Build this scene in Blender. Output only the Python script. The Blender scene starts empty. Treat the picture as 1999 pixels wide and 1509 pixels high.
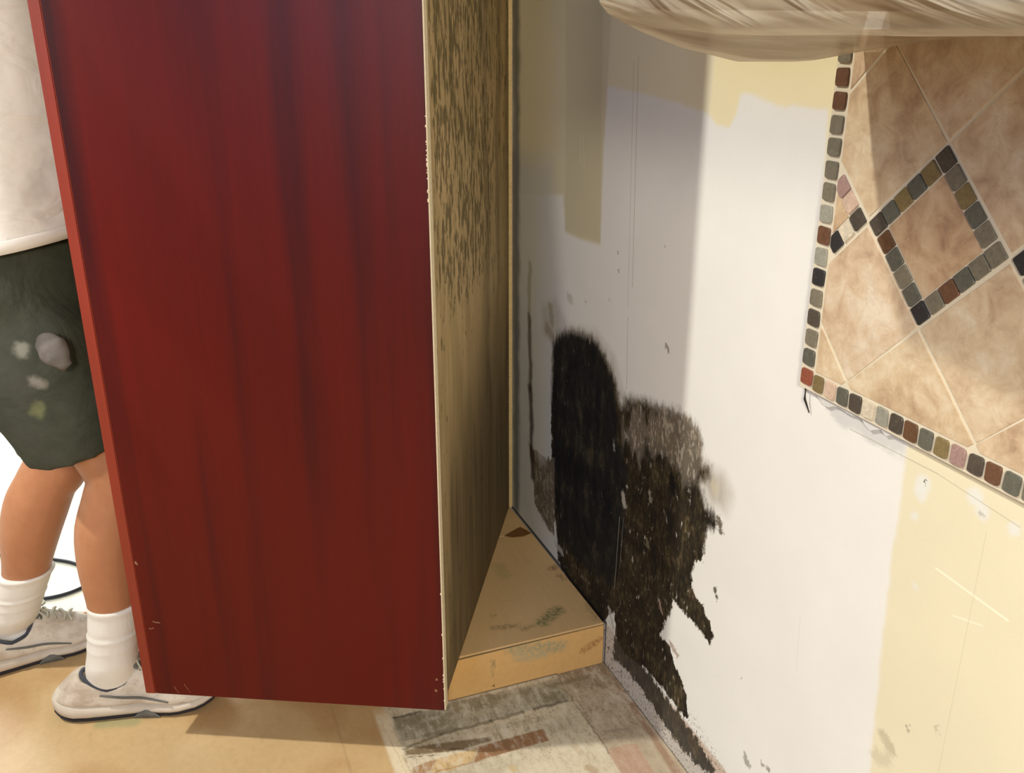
import bpy, bmesh, math, random
import numpy as np
from mathutils import Vector, Matrix, noise as mnoise
random.seed(7)
rng = np.random.default_rng(7)
SC = bpy.context.scene
COL = SC.collection

# ------------------------------------------------------------------ camera
F_PX, PITCH, CAM_H = 1816.0, math.radians(20.9), 1.25
cam_d = bpy.data.cameras.new('camera')
cam_d.sensor_fit = 'HORIZONTAL'; cam_d.sensor_width = 36.0
cam_d.lens = 36.0 * F_PX / 1999.0
cam_d.clip_start = 0.02
cam = bpy.data.objects.new('camera', cam_d); COL.objects.link(cam)
cam.location = (0, 0, CAM_H); cam.rotation_euler = (math.pi / 2 - PITCH, 0, 0)
SC.camera = cam

# room frame: u runs along the mouldy wall towards the viewer, v away from it into the room, z up
WA = math.radians(21.1)
D = np.array([math.sin(WA), -math.cos(WA), 0.0]); N = np.array([-math.cos(WA), -math.sin(WA), 0.0])
W0 = np.array([0.19803, 1.62626, 0.0])
def UV(u, v, z=0.0): return Vector(W0 + D * u + N * v + np.array([0, 0, z]))

# ------------------------------------------------------------------ world, lights, exposure
SC.view_settings.view_transform = 'Standard'; SC.view_settings.look = 'None'
SC.view_settings.gamma = 1.0; SC.view_settings.use_curve_mapping = False
SC.view_settings.exposure = 0.0
world = bpy.data.worlds.new('room_light'); SC.world = world; world.use_nodes = True
bg = world.node_tree.nodes['Background']
bg.inputs[0].default_value = (1.0, 0.93, 0.76, 1); bg.inputs[1].default_value = 0.185

def aim(o, target):
    d = Vector(target) - o.location
    o.rotation_euler = d.to_track_quat('-Z', 'Y').to_euler()
def lamp(name, kind, loc, power, color, size=0.1, size_y=None, target=None, blend=0.6, cone=60):
    l = bpy.data.lights.new(name, kind); l.energy = power; l.color = color
    if kind == 'AREA':
        l.shape = 'RECTANGLE' if size_y else 'SQUARE'; l.size = size
        if size_y: l.size_y = size_y
    else:
        l.shadow_soft_size = size
    if kind == 'SPOT': l.spot_size = math.radians(cone); l.spot_blend = blend
    o = bpy.data.objects.new(name, l); COL.objects.link(o); o.location = loc
    if target is not None: aim(o, target)
    return o
# high ceiling lamp on the left: lights the wall past the cabinet
lamp('ceiling_lamp', 'SPOT', UV(-0.63, 3.3, 4.45), 700, (1.0, 0.95, 0.81), 0.10, target=UV(0.3, 0.2, 0.5), cone=75)
# fill light added behind the viewer to brighten the shaded wall and plinth
lamp('front_fill', 'AREA', (0.05, -1.2, 1.75), 42, (1.0, 0.91, 0.72), 0.3, target=(0.0, 1.8, 0.6))
# spot added on the left to brighten the worker's shirt
lamp('worker_fill', 'SPOT', (-1.9, 0.1, 2.0), 215, (1.0, 0.95, 0.88), 0.12, target=(-1.05, 1.55, 1.05), cone=38, blend=1.0)
# daylight: window behind the viewer, seen as the sheen on the panel
lamp('daylight_window', 'AREA', (-1.40, -2.3, 1.95), 36, (0.45, 0.60, 1.0), 0.7, 1.1, target=(-0.3, 1.4, 1.2))
# daylight door at the far left of the room, behind the worker
lamp('daylight_door', 'AREA', (-2.9, 4.3, 2.1), 100, (0.86, 0.93, 1.0), 1.2, 1.8, target=(-1.5, 2.6, 0.0))

# ------------------------------------------------------------------ helpers
def lin(c):
    c = np.asarray(c, float) / 255.0
    return np.where(c <= 0.04045, c / 12.92, ((c + 0.055) / 1.055) ** 2.4)
LIT = lin((238, 231, 217)) / 0.82
SHD = lin((172, 165, 152)) / 0.82
def A(*c): return np.clip(lin(c) / LIT, 0, 0.95)          # albedo of a thing seen in the lamp light
def S(*c): return np.clip(lin(c) / SHD, 0, 0.95)          # albedo of a thing seen in the cabinet's shade

cp, sp = math.cos(PITCH), math.sin(PITCH)
FW = np.array([0, cp, -sp]); UP = np.array([0, sp, cp]); RT = np.array([1.0, 0, 0]); CC = np.array([0, 0, CAM_H])
def ray(x, y): return FW + RT * (x - 1000) / F_PX - UP * (y - 755) / F_PX
def pw(x, y, off=0.0):                                    # photo reading -> wall coordinates (u, z)
    r = ray(x, y); p0 = W0 + N * off
    p = CC + r * (np.dot(p0 - CC, N) / np.dot(r, N)); q = p - W0
    return (float(q @ D), float(p[2]))
def pf(x, y, z=0.0):                                      # photo reading -> floor coordinates (u, v)
    r = ray(x, y); p = CC + r * ((z - CAM_H) / r[2]); q = p - W0
    return (float(q @ D), float(q @ N))
def PW(*pts): return np.array([pw(*p) for p in pts])
def PF(*pts): return np.array([pf(*p) for p in pts])

def sdf(P, poly):                                         # signed distance, positive inside
    x, y = P[:, 0], P[:, 1]; n = len(poly); d = np.full(len(P), 1e9); ins = np.zeros(len(P), bool)
    for i in range(n):
        a = poly[i]; b = poly[(i + 1) % n]; e = b - a
        t = np.clip(((x - a[0]) * e[0] + (y - a[1]) * e[1]) / (e @ e + 1e-12), 0, 1)
        d = np.minimum(d, np.hypot(x - a[0] - t * e[0], y - a[1] - t * e[1]))
        c = ((a[1] > y) != (b[1] > y))
        xi = a[0] + (y - a[1]) / ((b[1] - a[1]) if abs(b[1] - a[1]) > 1e-12 else 1e-12) * e[0]
        ins ^= c & (x < xi)
    return np.where(ins, d, -d)
def ss(x, a, b):
    t = np.clip((x - a) / (b - a), 0, 1); return t * t * (3 - 2 * t)
def vnoise(P, scale, seed=0):                             # value noise on arrays
    q = P * scale + seed * 17.31; i = np.floor(q).astype(int); f = q - i; f = f * f * (3 - 2 * f)
    def h(a, b): 
        v = np.sin(a * 127.1 + b * 311.7 + seed * 7.7) * 43758.5453
        return v - np.floor(v)
    x0, y0 = i[:, 0], i[:, 1]
    return ((h(x0, y0) * (1 - f[:, 0]) + h(x0 + 1, y0) * f[:, 0]) * (1 - f[:, 1])
            + (h(x0, y0 + 1) * (1 - f[:, 0]) + h(x0 + 1, y0 + 1) * f[:, 0]) * f[:, 1])
def fbm(P, scale, seed=0):
    P = np.asarray(P, float)
    return sum(vnoise(P, scale * 2 ** k, seed + k) * 0.5 ** (k + 1) for k in range(4))
def blend(col, new, m):
    m = np.clip(m, 0, 1)[:, None]; return col * (1 - m) + np.asarray(new)[None, :] * m

FRAME = Matrix.Translation(Vector(W0)) @ Matrix(((D[0], -N[0], 0, 0), (D[1], -N[1], 0, 0), (0, 0, 1, 0), (0, 0, 0, 1)))
def grid_obj(name, xs, ys, fn, mat, attrs=None, matrix=None, flip=False, parent=None):
    """nonuniform grid; fn(a,b)->local xyz; attrs(P)->dict of colour (n,3) or float (n,) arrays"""
    xs, ys = np.asarray(xs), np.asarray(ys); nx, ny = len(xs), len(ys)
    X, Y = np.meshgrid(xs, ys, indexing='ij'); P = np.stack([X.ravel(), Y.ravel()], 1)
    V = fn(P[:, 0], P[:, 1])
    idx = np.arange(nx * ny).reshape(nx, ny)
    q = np.stack([idx[:-1, :-1], idx[1:, :-1], idx[1:, 1:], idx[:-1, 1:]], -1).reshape(-1, 4)
    if flip: q = q[:, ::-1]
    me = bpy.data.meshes.new(name)
    me.vertices.add(len(V)); me.vertices.foreach_set('co', V.astype(np.float32).ravel())
    me.loops.add(q.size); me.loops.foreach_set('vertex_index', q.astype(np.int32).ravel())
    me.polygons.add(len(q)); me.polygons.foreach_set('loop_start', np.arange(0, q.size, 4, dtype=np.int32))
    me.polygons.foreach_set('loop_total', np.full(len(q), 4, dtype=np.int32))
    me.update(calc_edges=True)
    if attrs:
        for k, v in attrs(P).items():
            if v.ndim == 2:
                at = me.attributes.new(k, 'FLOAT_COLOR', 'POINT')
                at.data.foreach_set('color', np.concatenate([v, np.ones((len(v), 1))], 1).astype(np.float32).ravel())
            else:
                at = me.attributes.new(k, 'FLOAT', 'POINT'); at.data.foreach_set('value', v.astype(np.float32))
    me.materials.append(mat)
    o = bpy.data.objects.new(name, me); COL.objects.link(o)
    if parent: o.parent = parent
    if matrix is not None: o.matrix_world = matrix
    return o

def obj(name, bm, mat, parent=None, smooth=False, matrix=None):
    bmesh.ops.recalc_face_normals(bm, faces=bm.faces)
    me = bpy.data.meshes.new(name); bm.to_mesh(me); bm.free()
    for m in (mat if isinstance(mat, (list, tuple)) else [mat]): me.materials.append(m)
    if smooth: me.polygons.foreach_set('use_smooth', [True] * len(me.polygons))
    o = bpy.data.objects.new(name, me); COL.objects.link(o)
    if parent: o.parent = parent
    if matrix is not None: o.matrix_world = matrix
    return o
def empty(name, loc=(0, 0, 0), matrix=None):
    o = bpy.data.objects.new(name, None); COL.objects.link(o); o.empty_display_size = 0.05
    if matrix is not None: o.matrix_world = matrix
    else: o.location = loc
    return o
def tag(o, label=None, cat=None, group=None, kind=None):
    if label: o['label'] = label
    if cat: o['category'] = cat
    if group: o['group'] = group
    if kind: o['kind'] = kind
    return o
def box(bm, lo, hi, M=None, bev=0.0, mi=0):
    cs = [Vector((x, y, z)) for x in (lo[0], hi[0]) for y in (lo[1], hi[1]) for z in (lo[2], hi[2])]
    vs = [bm.verts.new(M @ c if M else c) for c in cs]
    fs = [bm.faces.new([vs[i] for i in f]) for f in ((0, 1, 3, 2), (4, 6, 7, 5), (0, 4, 5, 1), (2, 3, 7, 6), (0, 2, 6, 4), (1, 5, 7, 3))]
    for f in fs: f.material_index = mi
    if bev:
        es = list({e for f in fs for e in f.edges})
        bmesh.ops.bevel(bm, geom=es, offset=bev, segments=2, affect='EDGES', clamp_overlap=True)
def prism(bm, pts, z0, z1):                               # polygon in xy extruded in z
    a = [bm.verts.new((p[0], p[1], z0)) for p in pts]; b = [bm.verts.new((p[0], p[1], z1)) for p in pts]
    n = len(pts); bm.faces.new(a[::-1]); bm.faces.new(b)
    for i in range(n): bm.faces.new((a[i], a[(i + 1) % n], b[(i + 1) % n], b[i]))
def tube(bm, pts, r, n=10, caps=True):
    pts = [Vector(p) for p in pts]; rings = []; ref = Vector((0, 0, 1))
    for i, p in enumerate(pts):
        t = (pts[min(i + 1, len(pts) - 1)] - pts[max(i - 1, 0)]).normalized()
        x = t.cross(ref)
        if x.length < 1e-3: x = t.cross(Vector((1, 0, 0)))
        x.normalize(); y = t.cross(x); rr = r[i] if isinstance(r, (list, tuple)) else r
        rings.append([bm.verts.new(p + x * rr * math.cos(k * 2 * math.pi / n) + y * rr * math.sin(k * 2 * math.pi / n)) for k in range(n)])
    for a, b in zip(rings, rings[1:]):
        for k in range(n): bm.faces.new((a[k], a[(k + 1) % n], b[(k + 1) % n], b[k]))
    if caps: bm.faces.new(rings[0][::-1]); bm.faces.new(rings[-1])

# ------------------------------------------------------------------ materials
class NT:
    def __init__(s, name, rough=0.8, spec=0.3):
        s.m = bpy.data.materials.new(name); s.m.use_nodes = True; s.t = s.m.node_tree; s.n = s.t.nodes
        s.b = s.n['Principled BSDF']; s.b.inputs['Roughness'].default_value = rough
        s.b.inputs['Specular IOR Level'].default_value = spec; s.tc = s.n.new('ShaderNodeTexCoord')
    def link(s, a, b): s.t.links.new(a, b)
    def val(s, sock, v):
        if isinstance(v, (int, float)): sock.default_value = v
        elif isinstance(v, (tuple, list, np.ndarray)):
            v = [float(q) for q in v]
            sock.default_value = v + [1.0] if (len(v) == 3 and sock.type == 'RGBA') else v
        else: s.link(v, sock)
    def math(s, op, a, b=0.0, c=None, clamp=False):
        n = s.n.new('ShaderNodeMath'); n.operation = op; n.use_clamp = clamp
        s.val(n.inputs[0], a); s.val(n.inputs[1], b)
        if c is not None: s.val(n.inputs[2], c)
        return n.outputs[0]
    def vm(s, op, a, b=None, scale=None):
        n = s.n.new('ShaderNodeVectorMath'); n.operation = op; s.val(n.inputs[0], a)
        if b is not None: s.val(n.inputs[1], b)
        if scale is not None: s.val(n.inputs['Scale'], scale)
        return n.outputs['Value'] if op in ('LENGTH', 'DOT_PRODUCT', 'DISTANCE') else n.outputs[0]
    def noise(s, scale=5, stretch=(1, 1, 1), detail=4, rough=0.6, coord=None, off=(0, 0, 0), dist=0.0):
        mp = s.n.new('ShaderNodeMapping'); mp.inputs['Scale'].default_value = stretch; mp.inputs['Location'].default_value = off
        s.link(coord if coord is not None else s.tc.outputs['Object'], mp.inputs[0])
        n = s.n.new('ShaderNodeTexNoise'); s.link(mp.outputs[0], n.inputs['Vector'])
        n.inputs['Scale'].default_value = scale; n.inputs['Detail'].default_value = detail
        n.inputs['Roughness'].default_value = rough; n.inputs['Distortion'].default_value = dist
        return n.outputs['Fac']
    def step(s, x, a, b):
        n = s.n.new('ShaderNodeMapRange'); n.interpolation_type = 'SMOOTHSTEP'
        s.val(n.inputs[0], x); s.val(n.inputs[1], a); s.val(n.inputs[2], b); n.inputs[3].default_value = 0; n.inputs[4].default_value = 1
        return n.outputs[0]
    def mix(s, f, a, b, mode='MIX'):
        n = s.n.new('ShaderNodeMix'); n.data_type = 'RGBA'; n.blend_type = mode
        s.val(n.inputs[0], f); s.val(n.inputs[6], a); s.val(n.inputs[7], b)
        return n.outputs[2]
    def attr(s, name, col=False):
        n = s.n.new('ShaderNodeAttribute'); n.attribute_name = name
        return n.outputs['Color'] if col else n.outputs['Fac']
    def ramp(s, f, stops):
        n = s.n.new('ShaderNodeValToRGB'); s.val(n.inputs[0], f); e = n.color_ramp.elements
        while len(e) < len(stops): e.new(0.5)
        for k, (p, c) in enumerate(stops): e[k].position = p; e[k].color = [float(q) for q in c] + [1]
        return n.outputs[0]
    def seg(s, a, b, w, soft=0.5, coord=None):            # mask of a stroke from a to b of half width w
        c = coord if coord is not None else s.tc.outputs['Object']
        a = Vector(a); b = Vector(b); e = b - a; L2 = e.dot(e)
        pa = s.vm('SUBTRACT', c, tuple(a))
        if L2 > 1e-9:
            t = s.math('DIVIDE', s.vm('DOT_PRODUCT', pa, tuple(e)), L2, clamp=True)
            d = s.vm('LENGTH', s.vm('SUBTRACT', pa, s.vm('SCALE', tuple(e), scale=t)))
        else: d = s.vm('LENGTH', pa)
        return s.math('SUBTRACT', 1.0, s.step(d, w * (1 - soft), w * (1 + soft)))
    def color(s, c): s.val(s.b.inputs['Base Color'], c)
    def bump(s, h, strength=0.3, dist=0.002):
        n = s.n.new('ShaderNodeBump'); n.inputs['Strength'].default_value = strength; n.inputs['Distance'].default_value = dist
        s.link(h, n.inputs['Height']); s.link(n.outputs[0], s.b.inputs['Normal'])
def simple(name, c, rough=0.7, spec=0.3, var=0.15, scale=30, bump=0.0, stretch=(1, 1, 1)):
    m = NT(name, rough, spec); n = m.noise(scale, stretch)
    c = np.asarray(c, float)
    m.color(m.mix(n, tuple(c * (1 - var)), tuple(np.clip(c * (1 + var), 0, 1))))
    if bump: m.bump(n, bump)
    return m.m

# ================================================================== MOULDY WALL
WHITE = A(238, 231, 217); CREAM = A(241, 224, 178); CREAM2 = A(233, 219, 182)
main_poly = PW((1078, 668), (1088, 650), (1100, 645), (1118, 640), (1140, 648), (1158, 655), (1178, 682), (1192, 712), (1204, 745), (1214, 788), (1222, 772),
    (1262, 778), (1300, 792), (1338, 806), (1362, 830), (1374, 868), (1374, 905), (1390, 908), (1388, 932), (1372, 950), (1380, 985), (1398, 1000),
    (1400, 1020), (1400, 1036), (1382, 1040), (1376, 1075), (1372, 1098), (1358, 1098), (1352, 1120), (1350, 1140), (1356, 1165), (1374, 1180),
    (1380, 1205), (1390, 1222), (1393, 1243), (1386, 1258), (1374, 1240), (1356, 1218), (1336, 1196), (1316, 1172), (1312, 1190), (1300, 1215),
    (1290, 1240), (1308, 1262), (1318, 1300), (1332, 1330), (1340, 1355), (1346, 1408), (1336, 1400), (1300, 1352), (1262, 1306), (1240, 1296), (1212, 1268), (1203, 1244),
    (1200, 1196), (1190, 1200), (1176, 1222), (1140, 1182), (1104, 1124), (1088, 1090), (1088, 1050), (1080, 985), (1077, 900), (1076, 760))
core_poly = PW((1077, 672), (1100, 648), (1140, 652), (1170, 680), (1196, 740), (1208, 800), (1212, 870), (1230, 920), (1225, 1000), (1210, 1060), (1200, 1150), (1150, 1120), (1090, 1050), (1077, 900))
pale_poly = PW((1214, 770), (1300, 785), (1345, 805), (1380, 860), (1385, 915), (1350, 935), (1300, 905), (1240, 900), (1216, 850))
left_poly = PW((1028, 850), (1040, 870), (1066, 890), (1085, 890), (1085, 1052), (1072, 1042), (1056, 1010), (1042, 985), (1040, 930))
band_poly = PW((1196, 1240), (1236, 1272), (1300, 1362), (1356, 1432), (1385, 1485), (1400, 1509), (1375, 1509), (1330, 1462), (1290, 1405), (1255, 1350), (1225, 1310), (1200, 1290))
halo_poly = PW((1372, 900), (1412, 930), (1425, 965), (1415, 995), (1385, 985), (1372, 950))
def wall_attrs(P):
    u, z = P[:, 0], P[:, 1]; n1 = fbm(P, 60, 1) - .47; n2 = fbm(P, 14, 2) - .47
    Q = P + np.stack([n1, n1], 1) * 0.004
    col = np.tile(WHITE, (len(P), 1))
    # cream paint above the primer
    up = PW((1386, 60), (1384, 222), (1400, 244), (1424, 250), (1438, 222), (1446, 184), (1460, 180), (1532, 212), (1552, 204), (1592, 214), (1618, 212), (1610, 330),
            (1600, 470), (1592, 620), (1640, 640), (1700, 60))
    col = blend(col, CREAM, ss(sdf(Q, up), -.004, .004))
    up2 = np.concatenate([PW((1186, 168), (1250, 180), (1310, 196), (1384, 222)), np.array([[0.30, 1.9], [-0.1, 1.9]])])
    col = blend(col, A(236, 222, 186), ss(sdf(Q, up2), -.006, .004))
    up3 = np.concatenate([PW((1186, 168), (1178, 300), (1172, 476), (1140, 470), (1104, 452), (1100, 380), (1015, 380)), np.array([[-0.62, 1.9], [-0.05, 1.9]])])
    col = blend(col, A(222, 208, 172), ss(sdf(Q, up3), -.006, .004))
    strip = PW((1105, 0), (1178, 0), (1172, 476), (1104, 452))
    col = blend(col, A(208, 194, 155), ss(sdf(Q, strip), -.006, .006) * .7)
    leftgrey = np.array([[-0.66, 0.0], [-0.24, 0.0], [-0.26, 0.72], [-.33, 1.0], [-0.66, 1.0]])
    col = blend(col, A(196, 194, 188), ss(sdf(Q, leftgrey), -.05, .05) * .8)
    # lower right: old cream paint
    lo = np.concatenate([PW((1768, 880), (1760, 960), (1742, 1080), (1722, 1250), (1708, 1400), (1698, 1509)), np.array([[0.74, -0.1], [1.6, -0.1], [3.2, -.1], [3.2, 0.85], [0.72, 0.85]])])
    col = blend(col, CREAM2, ss(sdf(Q, lo), -.003, .004))
    # adhesive smears left under the tile
    sm = PW((1598, 760), (1650, 792), (1700, 815), (1770, 850), (1770, 905), (1700, 862), (1650, 838), (1610, 800))
    col = blend(col, A(205, 200, 190), ss(sdf(Q, sm) + n1 * .02, -.004, .006) * .8)
    for (x, y, r) in ((1805, 945, .010), (1800, 965, .009), (1905, 970, .011), (1918, 998, .010), (1785, 1145, .006), (1785, 1008, .006), (1980, 1035, .009)):
        c = np.array(pw(x, y)); col = blend(col, A(232, 228, 214), ss(r - np.hypot(*(Q - c).T) + n1 * .01, -.003, .004) * .8)
    # uneven skim coat
    col = col * (1 + n2[:, None] * .05)
    # bare band left by the removed baseboard
    bd = ss(.100 - z + n1 * .006, -.002, .003) * ss(u, -.03, -.005)
    col = blend(col, A(205, 192, 174), bd * (1 - ss(u, .5, .62)) * .9)
    pk = ss(.100 - z, -.002, .003) * ss(z, .055, .085) * ss(u, .19, .26) * (1 - ss(u, .5, .62))
    col = blend(col, A(205, 176, 150), pk * .7)
    mould = sdf(P, main_poly)
    mould = np.maximum(mould, sdf(P, left_poly) - .006)
    core = ss(sdf(P, core_poly), -.02, .03)
    pale = ss(sdf(P, pale_poly) + (fbm(P * [1, .5], 22, 11) - .47) * .10, -.03, .045)
    pale = np.maximum(pale, ss(sdf(P, left_poly), -.004, .01))
    band = sdf(P, band_poly) + 0.0
    band = np.maximum(band, np.where((z < .1) & (u > -.02) & (u < .5), -.006 - .02 * ss(u, .12, .4), -1))
    lip = sdf(P, np.concatenate([PW((1040, 1000), (1078, 1046), (1086, 1075), (1108, 1092), (1060, 1040))]))
    col = blend(col, A(215, 210, 195), ss(lip, -.004, .002) * .5)
    halo = ss(sdf(P, halo_poly) + n2 * .03, -.02, .02)
    # dark soft stain around the head of the colony
    h2 = PW((1060, 600), (1085, 590), (1110, 640), (1165, 650), (1200, 700), (1222, 790), (1190, 760), (1150, 690), (1080, 665), (1062, 650))
    halo = np.maximum(halo, ss(sdf(P, h2), -.02, .01) * .6)
    return dict(paint=np.clip(col, 0, .95), mould=mould, core=core, pale=pale, soft=ss(z, .42, .56) * (1 - ss(u, .33, .36)), band=band, halo=halo)

wm = NT('mouldy_plaster', 0.75, 0.25)
co = wm.tc.outputs['Object']
f1 = wm.noise(120, (1, 1, .45), 5, .65); f2 = wm.noise(45, (1.3, 1, .4), 4, .6, off=(3, 0, 1)); f3 = wm.noise(420, (1, 1, .6), 3, .7, off=(1, 0, 5))
jag = wm.math('ADD', wm.math('MULTIPLY', wm.math('SUBTRACT', f1, .5), .030), wm.math('MULTIPLY', wm.math('SUBTRACT', f2, .5), .022))
jag = wm.math('ADD', jag, wm.math('MULTIPLY', wm.math('SUBTRACT', f3, .5), .012))
sf_ = wm.attr('soft')
mm = wm.step(wm.math('ADD', wm.attr('mould'), jag), wm.math('SUBTRACT', -.0012, wm.math('MULTIPLY', sf_, .010)), wm.math('ADD', .0022, wm.math('MULTIPLY', sf_, .016)))
# flecks where bare plaster shows through
fl1 = wm.noise(120, (1.25, 1, .5), 4, .65, off=(7, 0, 2)); fl2 = wm.noise(42, (1.2, 1, .55), 4, .65, off=(2, 0, 9))
paleN = wm.math('MULTIPLY', wm.attr('pale'), wm.step(wm.math('ADD', wm.attr('pale'), wm.math('MULTIPLY', wm.math('SUBTRACT', f2, .5), 3.0)), .35, .75))
coreN = wm.step(wm.math('ADD', wm.attr('core'), wm.math('MULTIPLY', wm.math('SUBTRACT', f2, .5), 3.0)), .25, .8)
thr = wm.math('ADD', .605, wm.math('MULTIPLY', paleN, -.085)); thr = wm.math('ADD', thr, wm.math('MULTIPLY', coreN, .035))
fleck = wm.step(wm.math('ADD', wm.math('MULTIPLY', fl1, .55), wm.math('MULTIPLY', fl2, .50)), thr, wm.math('ADD', thr, .07))
mm = wm.math('MULTIPLY', mm, wm.math('SUBTRACT', 1.0, wm.math('MULTIPLY', fleck, .62)))
mm = wm.math('MULTIPLY', mm, wm.math('SUBTRACT', 1.0, wm.math('MULTIPLY', paleN, .15)))
bandm = wm.step(wm.math('ADD', wm.attr('band'), wm.math('MULTIPLY', jag, 1.6)), -.001, .003)
mm = wm.math('MAXIMUM', mm, wm.math('MULTIPLY', bandm, .93))
fc = wm.noise(22, (1, 1, .55), 6, .75, off=(4, 0, 4))
olive = wm.ramp(wm.math('ADD', wm.math('MULTIPLY', fc, .6), wm.math('MULTIPLY', fl1, .4)), [(.38, A(16, 14, 12)), (.48, A(40, 33, 22)), (.55, A(64, 53, 34)), (.62, A(104, 88, 62)), (.70, A(160, 142, 112))])
black = wm.ramp(fc, [(.38, A(14, 15, 20)), (.54, A(34, 32, 29)), (.66, A(74, 64, 48))])
spk = wm.noise(230, (1, 1, .8), 4, .7, off=(9, 0, 3))
mm = wm.math('MAXIMUM', mm, wm.math('MULTIPLY', wm.math('MULTIPLY', wm.step(spk, .565, .60), wm.step(wm.attr('band'), -.045, -.018)), .85))
mcol = wm.mix(coreN, olive, black)
mcol = wm.mix(wm.math('MULTIPLY', paleN, .25), mcol, tuple(A(150, 132, 108)))
fine = wm.noise(300, (1, 1, 1), 3, .6); mid = wm.noise(9, (1, 1, 1), 3, .5)
base = wm.mix(1.0, wm.attr('paint', True), wm.mix(wm.math('ADD', wm.math('MULTIPLY', fine, .5), wm.math('MULTIPLY', mid, .5)), (.93, .93, .93), (1.05, 1.05, 1.04)), 'MULTIPLY')
base = wm.mix(wm.math('MULTIPLY', wm.attr('halo'), wm.math('ADD', .25, wm.math('MULTIPLY', f2, .6))), base, tuple(A(150, 132, 104)))
ins = wm.step(wm.math('ADD', wm.attr('mould'), jag), -.001, .006)
base = wm.mix(wm.math('MULTIPLY', ins, wm.math('ADD', .35, wm.math('MULTIPLY', paleN, .45))), base, tuple(A(166, 146, 118)))
base = wm.mix(mm, base, mcol)
def wl(x, y): u, z = pw(x, y); return (u, 0, z)
strokes = [((1247, 110), (1235, 560), .0008, .9, A(130, 120, 100), .55), ((1238, 120), (1226, 600), .0008, .9, A(140, 130, 110), .4),
    ((1226, 620), (1224, 760), .0009, .7, A(140, 128, 110), .5), ((1210, 1010), (1200, 1150), .0009, .6, A(190, 185, 165), .55), ((1218, 1010), (1210, 1110), .0007, .6, A(190, 185, 165), .4),
    ((1133, 262), (1134, 322), .0008, .8, A(245, 235, 200), .5), ((1139, 264), (1141, 330), .0008, .8, A(245, 235, 200), .5),
    ((1660, 838), (1830, 925), .0007, .8, A(160, 148, 120), .5), ((1830, 925), (1992, 1030), .0007, .8, A(180, 168, 136), .5),
    ((1828, 1110), (1968, 1212), .0014, .5, A(250, 240, 205), .8), ((1860, 1202), (1918, 1222), .0011, .6, A(250, 240, 205), .6),
    ((1926, 1040), (1832, 1509), .0007, .9, A(205, 193, 156), .4), ((1563, 1200), (1555, 1310), .0006, .9, A(205, 198, 184), .4),
    ((1704, 63), (1704, 64), .001, .5, A(100, 90, 60), .3)]
for p, q, w, sf, c, st in strokes:
    base = wm.mix(wm.math('MULTIPLY', wm.seg(wl(*p), wl(*q), w, sf), st), base, tuple(c))
dn = wm.n.new('ShaderNodeTexNoise'); dn.inputs['Scale'].default_value = 95; dn.inputs['Detail'].default_value = 5; dn.inputs['Roughness'].default_value = .65; wm.link(co, dn.inputs['Vector'])
dco = wm.vm('ADD', co, wm.vm('SCALE', wm.vm('SUBTRACT', dn.outputs['Color'], (.5, .5, .5)), scale=.030))
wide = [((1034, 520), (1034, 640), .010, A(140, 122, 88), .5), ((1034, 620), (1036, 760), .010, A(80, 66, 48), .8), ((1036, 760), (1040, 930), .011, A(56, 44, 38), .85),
    ((1007, -200), (1008, 985), .022, A(96, 92, 84), .8), ((1052, 700), (1056, 880), .030, A(215, 208, 196), .5), ((1022, 780), (1030, 960), .010, A(205, 205, 200), .5)]  # full-height strip by the cabinet: gap shade and mould painted in
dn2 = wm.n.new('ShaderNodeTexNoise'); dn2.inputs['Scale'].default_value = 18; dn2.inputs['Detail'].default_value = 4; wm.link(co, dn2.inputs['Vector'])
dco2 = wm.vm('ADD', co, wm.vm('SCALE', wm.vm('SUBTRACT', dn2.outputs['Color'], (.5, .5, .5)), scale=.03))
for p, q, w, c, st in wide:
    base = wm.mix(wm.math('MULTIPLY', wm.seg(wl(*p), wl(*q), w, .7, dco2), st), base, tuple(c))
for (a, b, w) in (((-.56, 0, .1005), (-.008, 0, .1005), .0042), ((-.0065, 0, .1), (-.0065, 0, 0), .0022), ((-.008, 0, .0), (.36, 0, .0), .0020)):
    base = wm.mix(wm.math('MULTIPLY', wm.seg(a, b, w, .6, dco2 if a[2] == b[2] and False else None), .9), base, tuple(A(26, 22, 20)))  # dark joint lines: shade in the gaps and dirt, painted on the wall
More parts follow.
